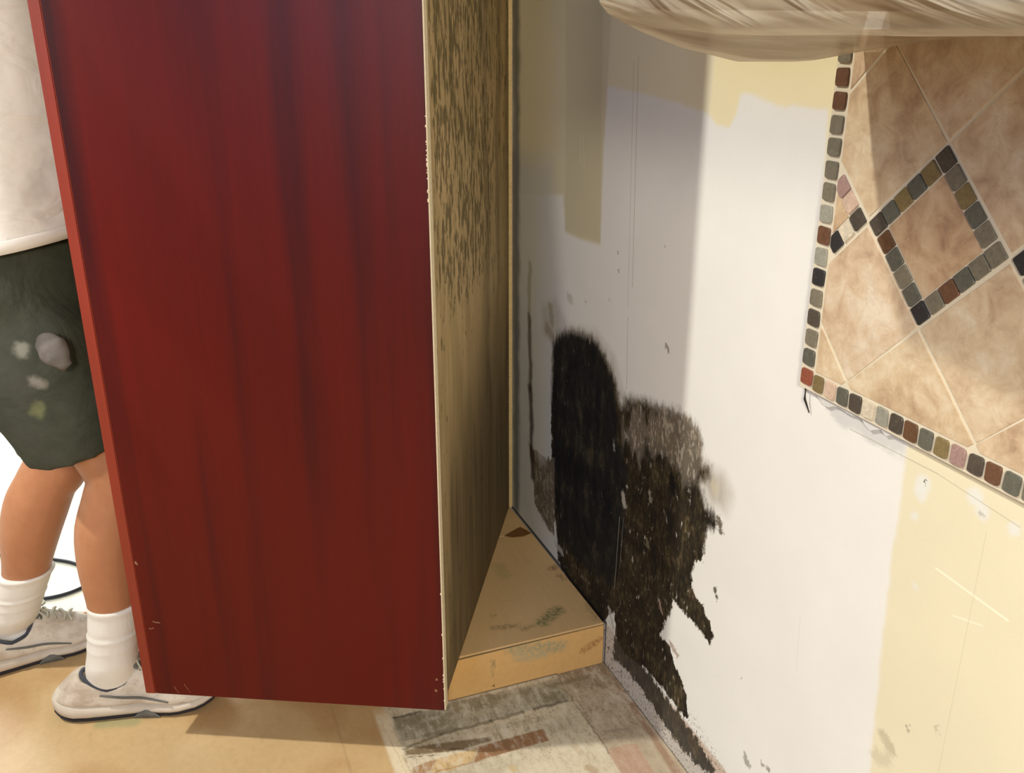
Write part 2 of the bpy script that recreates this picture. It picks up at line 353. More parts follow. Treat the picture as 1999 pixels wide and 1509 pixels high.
spots = [((1404, 1012), (1408, 1036), .0055, A(90, 74, 48), .9), ((1396, 1150), (1399, 1164), .0042, A(80, 70, 50), .95), ((1300, 675), (1305, 686), .0026, A(120, 108, 92), .8),
    ((1207, 492), (1207, 494), .0022, A(120, 110, 95), .8), ((1208, 528), (1208, 531), .0020, A(120, 110, 95), .7), ((1190, 585), (1190, 590), .0024, A(140, 120, 110), .6), ((1143, 590), (1143, 593), .0024, A(140, 115, 105), .6),
    ((1298, 483), (1299, 484), .0016, A(160, 145, 125), .6), ((1075, 600), (1078, 628), .010, A(140, 122, 86), .5), ((1068, 642), (1078, 655), .010, A(140, 118, 76), .5), ((1110, 580), (1115, 585), .008, A(160, 148, 112), .4),
    ((1312, 932), (1313, 956), .0085, A(8, 9, 14), .97), ((1310, 960), (1306, 1060), .008, A(22, 20, 20), .7),
    ((1217, 966), (1219, 986), .006, A(190, 178, 160), .85), ((1268, 966), (1270, 976), .0045, A(170, 158, 135), .7), ((1262, 1050), (1266, 1068), .004, A(140, 125, 95), .6), ((1198, 862), (1200, 880), .003, A(170, 165, 150), .7),
    ((1286, 1172), (1292, 1195), .004, A(175, 150, 128), .8), ((1310, 1258), (1322, 1280), .005, A(150, 115, 88), .7), ((1190, 1190), (1198, 1226), .0055, A(190, 184, 168), .8), ((1085, 1062), (1098, 1080), .007, A(190, 184, 168), .7),
    ((1726, 1438), (1738, 1462), .007, A(190, 176, 142), .7), ((1712, 1478), (1730, 1482), .009, A(205, 190, 158), .6), ((1772, 1421), (1773, 1423), .0028, A(150, 140, 112), .7), ((1828, 1420), (1830, 1422), .0028, A(180, 168, 138), .6),
    ((1456, 1478), (1460, 1492), .006, A(130, 122, 105), .7), ((1488, 1492), (1500, 1500), .003, A(110, 100, 85), .7), ((1806, 940), (1807, 941), .0018, A(70, 65, 55), .9), ((1915, 1004), (1918, 1006), .0035, A(180, 172, 150), .7),
    ((1402, 1320), (1402, 1322), .0012, A(120, 110, 90), .8), ((1446, 1322), (1448, 1326), .0012, A(150, 140, 110), .8), ((1395, 950), (1396, 960), .008, A(215, 196, 160), .45), ((1408, 1380), (1409, 1381), .0014, A(120, 110, 90), .8)]
for p, q, w, c, st in spots:
    base = wm.mix(wm.math('MULTIPLY', wm.seg(wl(*p), wl(*q), w * 1.15, .5, dco), st), base, tuple(c))
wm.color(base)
wm.bump(wm.math('ADD', wm.math('MULTIPLY', fine, .25), wm.math('MULTIPLY', f1, wm.math('MULTIPLY', mm, 1.6))), .35, .0015)
us = np.concatenate([np.linspace(-4.2, -.75, 8)[:-1], np.arange(-.75, 1.25, .004), np.linspace(1.25, 3.0, 5)])
zs = np.concatenate([np.arange(-.004, 1.36, .004), np.linspace(1.36, 2.7, 5)])
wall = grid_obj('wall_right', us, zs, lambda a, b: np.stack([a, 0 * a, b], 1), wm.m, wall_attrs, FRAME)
tag(wall, 'cream and white plaster wall with a large black mould colony beside the cabinet', kind='structure')
# body of the wall behind its face
bm = bmesh.new(); box(bm, (-4.2, .001, 0), (3.0, .12, 2.7)); 
o = obj('wall_backing', bm, simple('drywall', (.6, .58, .54)), wall)
o.matrix_parent_inverse = Matrix()

# ================================================================== FLOOR
TAN = A(206, 172, 122)
grey_strip = PF(*[(700 + x / 2.666, 1250 + y / 2.666) for x, y in ((180, 400), (350, 368), (500, 322), (1035, 200), (1105, 318), (930, 358), (690, 412), (430, 492), (220, 532), (190, 480))])
def zf(*pts): return PF(*[(700 + x / 2.666, 1250 + y / 2.666) for x, y in pts])
p_brown1 = zf((965, 460), (992, 522), (790, 580), (640, 625), (600, 640), (628, 556), (800, 505))
p_brown2 = zf((692, 503), (697, 525), (560, 562), (370, 592), (250, 600), (240, 575), (350, 545), (520, 522))
p_brown3 = zf((412, 618), (376, 675), (330, 700), (284, 700), (285, 662), (340, 640))
p_tan = zf((412, 618), (620, 562), (600, 625), (480, 680), (376, 690))
p_pink = zf((1290, 570), (1420, 540), (1450, 540), (1545, 700), (1370, 700))
p_edge = zf((1340, 215), (1440, 330), (1540, 480), (1690, 700), (1640, 700), (1500, 480), (1380, 300), (1290, 160))
def floor_attrs(P):
    u, v = P[:, 0], P[:, 1]; n1 = fbm(P, 40, 3) - .47; n2 = fbm(P * [1, .35], 26, 5) - .47; n3 = fbm(P, 5, 6) - .47
    Q = P + np.stack([n1, n1], 1) * .003
    col = np.tile(TAN, (len(P), 1)) * (1 + n3[:, None] * .22)
    col = blend(col, A(184, 142, 92), ss(n3, -.02, .16) * .75)
    # cleared strip where the flooring was covered by the plinth
    clr = ss(.470 - v, -.004, .004) * ss(u + .3, 0, .01)
    col = blend(col, A(222, 204, 172), clr * ss(u, -.7, -.5))
    col = blend(col, A(196, 180, 150), clr * ss(n2, -.08, .12) * .8)
    inner = ss(.110 - v, -.003, .003)
    col = blend(col, A(190, 168, 140), inner * .8)
    col = blend(col, A(150, 130, 104), inner * (1 - ss(u + n2 * .1, .02, .06)) * .85)
    seam2 = ss(.014 - np.abs(v - .478), -.004, .004); col = blend(col, A(232, 212, 176), seam2 * ss(u, -.05, 0))
    col = blend(col, A(150, 124, 84), ss(.0012 - np.abs(v - .566), -.003, .003) * .5)
    g = ss(sdf(Q, grey_strip) + n1 * .004, -.003, .003)
    col = blend(col, A(176, 166, 142), g * .85)
    col = blend(col, A(142, 132, 104), g * ss(n2, .02, .14) * .7)
    col = blend(col, A(112, 84, 50), ss(sdf(Q, p_brown2), -.002, .003) * .8)
    col = blend(col, A(214, 176, 118), ss(sdf(Q, p_tan), -.002, .002) * .8)
    col = blend(col, A(158, 112, 74), ss(sdf(Q, p_brown1), -.0015, .0015) * .95)
    col = blend(col, A(166, 118, 66), ss(sdf(Q, p_brown3), -.002, .002) * .9)
    col = blend(col, A(196, 158, 130), ss(sdf(Q, p_pink), -.003, .003) * .9)
    col = blend(col, A(165, 128, 100), ss(sdf(Q, p_edge), -.003, .003) * .8)
    # daylight on the far floor, put into its colour as a paler tone
    far = ss(-u, .42, .62); col = blend(col, A(228, 222, 198), far)
    return dict(paint=np.clip(col, 0, .95), grime=clr * ss(u, -.3, -.05) * (.35 + .65 * (1 - ss(u + n2 * .1, .10, .24))))
fm = NT('vinyl_floor', 0.5, 0.35)
g1 = fm.noise(70, (1, 1, 1), 4, .65); g2 = fm.noise(16, (1, 2.5, 1), 4, .6); g3 = fm.noise(240, (2.2, .35, 1), 3, .6)
fb = fm.mix(1.0, fm.attr('paint', True), fm.mix(g1, (.86, .84, .80), (1.1, 1.1, 1.1)), 'MULTIPLY')
fb = fm.mix(1.0, fb, fm.mix(g3, (.92, .92, .9), (1.06, 1.06, 1.06)), 'MULTIPLY')
fb = fm.mix(fm.math('MULTIPLY', fm.step(g2, .56, .72), .25), fb, tuple(A(176, 138, 88)))
gd = fm.noise(34, (.7, 1.6, 1), 6, .75, off=(1, 5, 0)); gd2 = fm.noise(190, (1, 1, 1), 4, .7, off=(4, 5, 0))
fb = fm.mix(fm.math('MULTIPLY', fm.math('MULTIPLY', fm.step(fm.math('ADD', fm.math('MULTIPLY', gd, .65), fm.math('MULTIPLY', gd2, .35)), .49, .60), fm.attr('grime')), .55), fb, tuple(A(112, 98, 74)))
fb = fm.mix(fm.math('MULTIPLY', fm.math('MULTIPLY', fm.step(gd, .50, .38), fm.attr('grime')), .4), fb, tuple(A(232, 224, 204)))
def fp(x, y): u, v = pf(x, y); return (u, -v, 0)
dnf = fm.n.new('ShaderNodeTexNoise'); dnf.inputs['Scale'].default_value = 60; dnf.inputs['Detail'].default_value = 5; fm.link(fm.tc.outputs['Object'], dnf.inputs['Vector'])
fco = fm.vm('ADD', fm.tc.outputs['Object'], fm.vm('SCALE', fm.vm('SUBTRACT', dnf.outputs['Color'], (.5, .5, .5)), scale=.012))
fstr = [((788, 1463), (862, 1434), .003, A(96, 88, 60)), ((862, 1434), (960, 1408), .004, A(86, 80, 56)), ((960, 1408), (1022, 1390), .004, A(92, 86, 60)), ((1045, 1384), (1106, 1369), .004, A(76, 68, 48)),
    ((770, 1402), (822, 1390), .003, A(60, 54, 46)), ((1090, 1326), (1190, 1470), .0022, A(130, 112, 90)), ((796, 1479), (850, 1474), .0018, A(80, 60, 40)), ((850, 1508), (925, 1488), .0018, A(150, 110, 70)),
    ((850, 1468), (905, 1462), .003, A(84, 54, 24)), ((1185, 1428), (1225, 1424), .004, A(160, 138, 118)), ((1150, 1499), (1160, 1506), .008, A(170, 138, 100)), ((1070, 1340), (1150, 1322), .006, A(120, 106, 80)), 
    ((735, 1392), (795, 1509), .001, A(190, 166, 130)), ((195, 1415), (262, 1410), .012, A(150, 152, 104)), ((1000, 1500), (1003, 1502), .006, A(200, 170, 110))]  # greenish stroke by the near shoe: its shadow painted on the floor
for p, q, w, c in fstr:
    fb = fm.mix(fm.math('MULTIPLY', fm.seg(fp(*p), fp(*q), w, .6, fco), .6), fb, tuple(c))
fm.color(fb); fm.bump(g1, .15, .001)
us = np.concatenate([np.linspace(-4.2, -.7, 15)[:-1], np.arange(-.7, -.05, .02), np.arange(-.05, .36, .0028), np.linspace(.36, 3.0, 10)])
vs = np.concatenate([np.arange(0, .62, .0028), np.arange(.62, 1.4, .02), np.linspace(1.4, 5.5, 18)])
floor_o = grid_obj('floor', us, vs, lambda a, b: np.stack([a, -b, 0 * a], 1), fm.m, floor_attrs, FRAME, flip=True)
tag(floor_o, 'tan vinyl floor with bare grimy patches beside the plinth', kind='structure')

# far wall of the room, beyond the worker
bm = bmesh.new(); box(bm, (-4.32, -5.5, 0), (-4.2, 0, 2.7))
tag(obj('wall_back', bm, simple('far_wall_paint', (.78, .76, .70), .8, .2, .03), matrix=FRAME), 'plain pale wall at the far end of the room', kind='structure')

# ================================================================== PLINTH (cabinet base left on the floor)
pl = empty('cabinet_plinth', matrix=FRAME @ Matrix.Translation((-.3, -.3, 0)))
tag(pl, 'low orange plywood cabinet base box with mould stains, on the floor against the wall', 'plinth')
def ply(name, base, dark, mouldcol, thr, lines=(), spots=()):
    m = NT(name, .65, .3); g = m.noise(30, (.5, 3, 3), 4, .6); h = m.noise(26, (1, 1, 1), 5, .7); k = m.noise(160, (1, 1, 1), 3, .7)
    c = m.mix(g, tuple(dark), tuple(base))
    c = m.mix(m.math('MULTIPLY', m.step(m.math('ADD', m.math('MULTIPLY', h, .75), m.math('MULTIPLY', k, .25)), thr, thr + .1), .55), c, tuple(mouldcol))
    dn = m.n.new('ShaderNodeTexNoise'); dn.inputs['Scale'].default_value = 90; dn.inputs['Detail'].default_value = 4; m.link(m.tc.outputs['Object'], dn.inputs['Vector'])
    dc = m.vm('ADD', m.tc.outputs['Object'], m.vm('SCALE', m.vm('SUBTRACT', dn.outputs['Color'], (.5, .5, .5)), scale=.022))
    spk = m.step(m.noise(130, (1, 1, 1), 5, .75, off=(3, 1, 2)), .40, .58)
    for p, q, w, cc, st in spots:
        if abs(q[1] - p[1]) < .2 and w > .0035: st = m.math('MULTIPLY', m.math('ADD', .25, m.math('MULTIPLY', spk, .75)), min(1, st * 1.3))
        c = m.mix(m.math('MULTIPLY', m.seg(p, q, w, .7, None if abs(q[1] - p[1]) > .2 else dc), st), c, tuple(cc))
    m.color(c); m.bump(g, .1, .001); return m.m
def tp(x, y): u, v = pf(x, y, .1); return (u, -v, .1)
def fr(x, y):                                               # point on the plinth's front face
    r = ray(x, y); p0 = W0 + D * (-.008); p = CC + r * (np.dot(p0 - CC, D) / np.dot(r, D)); q = p - W0
    return (-.008, -float(q @ N), float(p[2]))
top_m = ply('plinth_top_ply', (.70, .48, .25), (.58, .39, .20), S(90, 86, 56), .60, spots=[
    (tp(1060, 1216), tp(1088, 1192), .014, S(84, 82, 52), .75), (tp(965, 1226), tp(1010, 1222), .008, S(98, 82, 52), .55), (tp(1080, 1110), tp(1086, 1106), .009, S(96, 70, 44), .7),
    (tp(1090, 1122), tp(1100, 1130), .006, S(110, 84, 56), .6), (tp(975, 1105), tp(985, 1125), .014, S(120, 110, 66), .5), (tp(1020, 1230), tp(1040, 1222), .006, S(98, 82, 52), .5), (tp(1150, 1180), tp(1165, 1210), .010, S(120, 98, 66), .5)])
frt_m = ply('plinth_front_ply', (.68, .42, .17), (.58, .34, .13), S(104, 96, 66), .66, spots=[
    (fr(1000, 1268), fr(1095, 1262), .013, S(112, 104, 76), .7), (fr(1010, 1285), fr(1060, 1278), .010, S(116, 110, 84), .5), (fr(962, 1290), fr(962, 1320), .004, S(116, 96, 58), .7),
    ((-.008, -.36, .0955), (-.008, 0, .0975), .0022, S(60, 50, 32), .85), ((-.008, -.36, .001), (-.008, -.11, .001), .0022, S(50, 40, 28), .8), (fr(965, 1338), fr(966, 1339), .003, S(66, 44, 22), .9), (fr(1140, 1270), fr(1175, 1246), .007, S(120, 84, 44), .8)])
ub = pf(1005, 1043, .1)[0]
R = Matrix.Translation((.3, .3, 0))
bm = bmesh.new(); box(bm, (ub + .004, -.345, .082), (-.0095, -.004, .1), bev=.0008); 
o = obj('top_board', bm, top_m); o.parent = pl; o.matrix_parent_inverse = R
bm = bmesh.new(); box(bm, (-.62, -.345, .081), (ub - .004, -.004, .0985), bev=.0008)
o = obj('top_board', bm, top_m); o.parent = pl; o.matrix_parent_inverse = R
bm = bmesh.new(); box(bm, (-.026, -.345, 0), (-.008, -.004, .0965), bev=.0008)
o = obj('front_board', bm, frt_m); o.parent = pl; o.matrix_parent_inverse = R
bm = bmesh.new(); box(bm, (-.62, -.345, 0), (-.602, -.004, .081)); box(bm, (-.602, -.345, 0), (-.026, -.327, .081)); box(bm, (-.602, -.022, 0), (-.026, -.004, .081)); box(bm, (-.34, -.327, 0), (-.322, -.022, .081))
o = obj('frame', bm, frt_m); o.parent = pl; o.matrix_parent_inverse = R
# torn patch of the top ply near the seam
bm = bmesh.new(); prism(bm, [tp(*q)[:2] for q in ((985, 1047), (1004, 1036), (1016, 1030), (1030, 1037), (1037, 1042), (1022, 1048), (1000, 1050))], .1002, .1014)
o = obj('torn_veneer', bm, simple('torn_veneer', S(86, 58, 30), .9, .1, .3, 80)); o.parent = pl; o.matrix_parent_inverse = R

# ================================================================== TALL RED CABINET, pulled away from the wall
Ac = Vector((-.6805, 1.4109, 0)); Cc = Vector((-.1200, 1.3621, 0)); Bc = Vector((.0022, 2.1500, 0))
dep = (Cc - Ac).length; wid = (Bc - Cc).length
e1 = (Cc - Ac) / dep; e2 = (Bc - Cc) / wid                  # e1 front->back, e2 away from the viewer
CB = Matrix(((e1.x, e2.x, 0, Ac.x), (e1.y, e2.y, 0, Ac.y), (0, 0, 1, 0), (0, 0, 0, 1)))
Z0, Z1 = .1025, 2.12
cab = empty('tall_cabinet', (Ac + (Bc - Ac) * .5) + Vector((0, 0, Z0)))
tag(cab, 'tall dark red wooden cabinet with mouldy back, angled away from the wall', 'cabinet')
def cpart(name, bm, mat):
    for v in bm.verts: v.co = (CB @ v.co) - cab.location
    return obj(name, bm, mat, cab)
# photo reading -> point on the red end panel (a along depth, z)
npan = Vector((-e1.y, e1.x, 0)); 
def pp(x, y):
    r = Vector(ray(x, y)); c = Vector(CC); t = (Ac - c).dot(npan) / r.dot(npan); p = c + r * t
    return ((p - Ac).dot(e1), p.z)
rm = NT('red_cherry_veneer', .38, .24)
ra = rm.noise(16, (1, 1, .10), 4, .55); rb = rm.noise(130, (1, 1, .03), 3, .6); rc = rm.noise(3.8, (3.2, 1, .10), 4, .5); rd = rm.noise(600, (1, 1, .4), 2, .5)
RED1, RED2, RED3 = (.120, .0055, .0028), (.074, .0042, .0028), (.032, .0035, .0046)
rcol = rm.mix(rm.math('ADD', rm.math('MULTIPLY', ra, .5), rm.math('MULTIPLY', rb, .5)), RED2, RED1)
rcol = rm.mix(rm.step(rm.math('ADD', rm.math('MULTIPLY', rc, .75), rm.math('MULTIPLY', ra, .25)), .45, .70), rcol, RED3)
rcol = rm.mix(1.0, rcol, rm.mix(rd, (.85, .85, .85), (1.15, 1.15, 1.15)), 'MULTIPLY')
rm.color(rcol); rm.bump(rb, .06, .0006)
rm.b.inputs['Roughness'].default_value = .42
# local object space is offset from the world: strokes on the panel are given in that space
def pl3(x, y): a, z = pp(x, y); p = Ac + e1 * a; return (p.x - cab.location.x, p.y - cab.location.y, z - cab.location.z)
dn = rm.n.new('ShaderNodeTexNoise'); dn.inputs['Scale'].default_value = 200; rm.link(rm.tc.outputs['Object'], dn.inputs['Vector'])
rco = rm.vm('ADD', rm.tc.outputs['Object'], rm.vm('SCALE', rm.vm('SUBTRACT', dn.outputs['Color'], (.5, .5, .5)), scale=.006))
cc = rcol
for p, q, w in (((264, 1098), (268, 1102), .0018), ((300, 1214), (312, 1217), .0010), ((292, 1228), (300, 1226), .0010), ((852, 1326), (853, 1328), .0016), ((851, 1348), (852, 1350), .0018), ((340, 1340), (352, 1356), .0007), ((360, 1336), (372, 1352), .0007),
                ((864, 1240), (866, 1260), .0012), ((113, 358), (119, 356), .0006)):
    cc = rm.mix(rm.math('MULTIPLY', rm.seg(pl3(*p), pl3(*q), w, .5, rco), .6), cc, (.42, .26, .14))
rm.color(cc)
fr_m = NT('red_solid_frame', .4, .5); q1 = fr_m.noise(60, (1, 1, .05), 3, .6)
fr_m.color(fr_m.mix(q1, (.19, .020, .010), (.27, .035, .016)))
edge_m = simple('pale_ply_edge', (.62, .47, .25), .8, .2, .25, 140, .2)
T = .018
bm = bmesh.new(); box(bm, (.0205, 0, Z0), (dep - .0022, T, Z1), bev=.0006); cpart('end_panel', bm, rm.m)
bm = bmesh.new(); box(bm, (dep - .0020, .0006, Z0 + .001), (dep, T, Z1)); 
for k in range(26):                                         # frayed chips along the raw rear edge
    z = random.choice((random.uniform(1.02, 1.14), random.uniform(.1, .3), random.uniform(.1, 1.3))); s = random.uniform(.0006, .0016)
    box(bm, (dep - .0030, -s * .6, z), (dep - .0004, .002, z + s * random.uniform(1, 4)))
cpart('raw_edge', bm, simple('chipped_edge', (.72, .62, .44), .85, .2, .25, 140))
bm = bmesh.new(); box(bm, (.0205, wid - T, Z0), (dep + .001, wid, Z1), bev=.0006)
for z in (1.30, .915, .885, .615, .60, .59): box(bm, (dep - .002, wid - T - .003, z), (dep + .0015, wid - T + .001, z + .005))
cpart('far_end_panel', bm, edge_m)
bm = bmesh.new()
box(bm, (0, 0, Z0 - .0015), (.0195, .032, Z1), bev=.0015); box(bm, (0, wid - .042, Z0), (.0195, wid, Z1), bev=.0015)
for z in (Z0, .98, Z1 - .05): box(bm, (0, .032, z), (.0195, wid - .042, z + .045), bev=.001)
cpart('face_frame', bm, fr_m.m)
bm = bmesh.new(); box(bm, (.0205, T, Z0 + .012), (dep - .012, wid - T, Z0 + .028)); cpart('bottom_panel', bm, edge_m)
bm = bmesh.new(); box(bm, (.0205, T, Z1 - .018), (dep - .012, wid - T, Z1)); cpart('top_panel', bm, edge_m)
for z in (.55, 1.0, 1.45):
    bm = bmesh.new(); box(bm, (.14, T + .001, z), (dep - .014, wid - T - .001, z + .018)); cpart('shelf', bm, edge_m)
# mouldy back
bk = NT('mouldy_backboard', .75, .2)
b1 = bk.noise(62, (1.1, 1.1, .42), 4, .6); b2 = bk.noise(9, (2, 2, .45), 3, .5, off=(2, 1, 0)); b3 = bk.noise(30, (2, 2, .1), 4, .6, off=(5, 1, 0)); b4 = bk.noise(220, (1, 1, .3), 3, .6)
bc_ = bk.mix(b3, tuple(A(170, 140, 94)), tuple(A(208, 178, 126)))
bc_ = bk.mix(bk.math('MULTIPLY', bk.step(b2, .42, .62), .45), bc_, tuple(A(150, 128, 80)))
mA = bk.attr('mouldy'); mB = bk.attr('smear')
th = bk.math('SUBTRACT', .66, bk.math('MULTIPLY', mA, .16))
mk = bk.step(bk.math('ADD', bk.math('MULTIPLY', b1, .8), bk.math('MULTIPLY', b4, .2)), th, bk.math('ADD', th, .07))
bc_ = bk.mix(bk.math('MULTIPLY', mk, .72), bc_, tuple(A(70, 62, 32)))
bc_ = bk.mix(bk.math('MULTIPLY', mB, bk.math('ADD', .35, bk.math('MULTIPLY', b3, .9)), clamp=True), bc_, tuple(A(84, 68, 46)))
bk.color(bc_); bk.bump(b1, .3, .001)
def back_attrs(P):                                          # P = (b along width 0..wid, z)
    b, z = P[:, 0] / wid, P[:, 1]; n = fbm(P, 9, 4) - .47; st = fbm(P * [6, .6], 6, 8) - .47
    m = .25 + .95 * ss(z, .62, .95) * ss(b, .02, .12) * (1 - ss(b, .6, .8) * .5) + n * .8
    m = m * (1 - .6 * (1 - ss(b, .0, .06)))
    s = .95 * (1 - ss(z, .38, .80) ) * ss(b + st * .25, -.16, .22) + .55 * ss(.04 - np.abs(b - .80 - n * .1), -.02, .03) * ss(z, .5, .9) + .5 * ss(.03 - np.abs(b - .62 - n * .1), -.03, .03) * ss(z, .3, .5)
    s = s + .35 * ss(b, .88, .97)
    s = s + .30 * ss(.12 - z + Z0, 0, .1)
    return dict(mouldy=np.clip(m, 0, 1.2), smear=np.clip(s + st * .35 * ss(.8 - z, 0, .3), 0, .92))
RX = dep - .007
def bfn(b, z):
    x = Ac.x + e1.x * RX + e2.x * b - cab.location.x; y = Ac.y + e1.y * RX + e2.y * b - cab.location.y
    return np.stack([x, y, z - cab.location.z], 1)
bo = grid_obj('back_panel', np.arange(T, wid - T + .001, .006), np.arange(Z0 + .001, Z1, .006), bfn, bk.m, back_attrs, flip=False)
bo.parent = cab; bo['label'] = 'thin backboard covered in green black mould'
sol = bo.modifiers.new('t', 'SOLIDIFY'); sol.thickness = .004; sol.offset = -1

# ================================================================== BACKSPLASH
bs = empty('tile_backsplash', matrix=FRAME @ Matrix.Translation((.519, 0, .817)))
tag(bs, 'travertine backsplash with diamond mosaic insets, fixed to the wall under the wrapped cupboard', 'backsplash')
U0, U1, BZ0, BZ1 = .519, 1.9, .817, 1.252
RB = Matrix.Translation((-.519, 0, -.817))
PITCH_T = .0262
def bpart(name, bm, mat, smooth=False):
    o = obj(name, bm, mat, smooth=smooth); o.parent = bs; o.matrix_parent_inverse = RB; return o
grout = simple('pale_grout', A(224, 208, 176), .9, .15, .07, 120, .2)
bm = bmesh.new(); box(bm, (U0, -.0092, BZ0), (U1, -.0004, BZ1)); bpart('grout_bed', bm, grout)
# stone
sm_ = NT('travertine', .5, .35)
s1 = sm_.noise(9, (1, 1, 1), 6, .62, dist=.5); s2 = sm_.noise(34, (1, 1, 1), 5, .65, dist=.6); s3 = sm_.noise(120, (1, 1, 1), 4, .7); s4 = sm_.noise(14, (1, 1, 1.6), 5, .6, dist=1.6, off=(3, 0, 2))
sc_ = sm_.ramp(sm_.math('ADD', sm_.math('MULTIPLY', s1, .55), sm_.math('MULTIPLY', s2, .45)), [(.36, A(172, 140, 112)), (.45, A(200, 170, 134)), (.53, A(218, 192, 154)), (.64, A(232, 214, 182))])
vein = sm_.math('SUBTRACT', 1.0, sm_.step(sm_.math('ABSOLUTE', sm_.math('SUBTRACT', s4, .5)), .0, .022))
sc_ = sm_.mix(sm_.math('MULTIPLY', sm_.math('MULTIPLY', vein, sm_.step(s1, .5, .62)), .16), sc_, tuple(A(150, 128, 104)))
sc_ = sm_.mix(1.0, sc_, sm_.mix(s3, (.90, .89, .88), (1.06, 1.06, 1.06)), 'MULTIPLY')
tint = sm_.attr('tint', True); sc_ = sm_.mix(1.0, sc_, tint, 'MULTIPLY')
sm_.color(sc_); sm_.bump(s3, .12, .001)
# diamond lattice
CZ = 1.047; HD = .097; SP = .1965; C0 = .703
MW = .0215                                                  # mosaic strip width
def clip_poly(poly, ax, val, keep_greater):
    out = []
    for i in range(len(poly)):
        a, b = poly[i], poly[(i + 1) % len(poly)]
        ia = (a[ax] >= val) == keep_greater; ib = (b[ax] >= val) == keep_greater
        if ia: out.append(a)
        if ia != ib:
            t = (val - a[ax]) / (b[ax] - a[ax]); out.append(tuple(a[k] + (b[k] - a[k]) * t for k in (0, 1)))
    return out
ULIM, ZLIM = U0 + .0285, BZ0 + .0285
def slab(bm, poly, y0, y1, tintc, lay, r=0.0, clip=True):
    if clip:
        poly = clip_poly(poly, 0, ULIM, True)
        if len(poly) > 2: poly = clip_poly(poly, 1, ZLIM, True)
        if len(poly) > 2: poly = clip_poly(poly, 1, BZ1, False)
    if len(poly) < 3: return
    area = abs(sum(poly[i][0] * poly[(i + 1) % len(poly)][1] - poly[(i + 1) % len(poly)][0] * poly[i][1] for i in range(len(poly)))) / 2
    if area < (9e-5 if r > 0 else 1.2e-5): return
    c = (sum(p[0] for p in poly) / len(poly), sum(p[1] for p in poly) / len(poly))
    pts = []
    if r > 0:                                               # rounded, slightly irregular outline
        n = len(poly)
        for i in range(n):
            p0, p1, p2 = poly[i - 1], poly[i], poly[(i + 1) % n]
            for (q, s) in ((p0, 1), (p2, 1)):
                L = math.hypot(q[0] - p1[0], q[1] - p1[1]); k = min(r / max(L, 1e-6), .4) * random.uniform(.6, 1.3)
                pts.append((p1[0] + (q[0] - p1[0]) * k, p1[1] + (q[1] - p1[1]) * k))
            m = len(pts); a, b = pts[m - 2], pts[m - 1]
            mid = ((a[0] + b[0]) / 2 * .55 + p1[0] * .45, (a[1] + b[1]) / 2 * .55 + p1[1] * .45)
            pts.insert(m - 1, mid)
    else: pts = list(poly)
    f = [bm.verts.new((p[0] + (c[0] - p[0]) * .0, -y0, p[1])) for p in pts]
    sh = .0009 / max(math.sqrt(area), .004)
    g = [bm.verts.new((p[0] + (c[0] - p[0]) * sh, -y1, p[1] + (c[1] - p[1]) * sh)) for p in pts]
    h = [bm.verts.new((p[0], -(y1 - .0007), p[1])) for p in pts]
    n = len(pts); fs = [bm.faces.new(g)]
    for i in range(n):
        fs.append(bm.faces.new((f[i], f[(i + 1) % n], h[(i + 1) % n], h[i]))); fs.append(bm.faces.new((h[i], h[(i + 1) % n], g[(i + 1) % n], g[i])))
    for q in fs: 
        for l in q.loops: l[lay] = (*[float(t) for t in tintc], 1)
    return True
# travertine: each vertex of the chain sends 45 degree joints up and down
G = .0011
def shrink(poly, g):
    c = (sum(p[0] for p in poly) / len(poly), sum(p[1] for p in poly) / len(poly)); out = []
    n = len(poly); sgn = sum(poly[i][0] * poly[(i + 1) % n][1] - poly[(i + 1) % n][0] * poly[i][1] for i in range(n))
    if sgn < 0: poly = poly[::-1]
    for i in range(n):
        p0, p1, p2 = Vector(poly[i - 1]), Vector(poly[i]), Vector(poly[(i + 1) % n])
        a = (p1 - p0).normalized(); b = (p2 - p1).normalized(); na = Vector((-a.y, a.x)); nb = Vector((-b.y, b.x))
        k = 1 + na.dot(nb)
        out.append(tuple(p1 + (na + nb) * (g / max(k, .25))))
    return out
bmS = bmesh.new(); layS = bmS.loops.layers.float_color.new('tint')
bmD = bmesh.new(); layD = bmD.loops.layers.float_color.new('tint')
bmM = bmesh.new(); layM = bmM.loops.layers.float_color.new('tint')
cols = dict(g=(120, 112, 94), G=(96, 94, 82), k=(48, 46, 46), b=(96, 68, 46), B=(104, 72, 52), r=(140, 78, 58), o=(128, 110, 72), m=(158, 128, 118), c=(206, 192, 166), p=(200, 172, 148), n=(40, 42, 58), d=(78, 70, 60), t=(190, 158, 112), w=(150, 146, 130))
def mc(k): 
    return np.clip(A(*cols[k]) * random.uniform(.92, 1.08), 0, .9)
diam_codes = {0: dict(ul='Ggobobbd'[1:], ur='dgoGgGg', ll='GbgGBk', lr='goBGgg')}
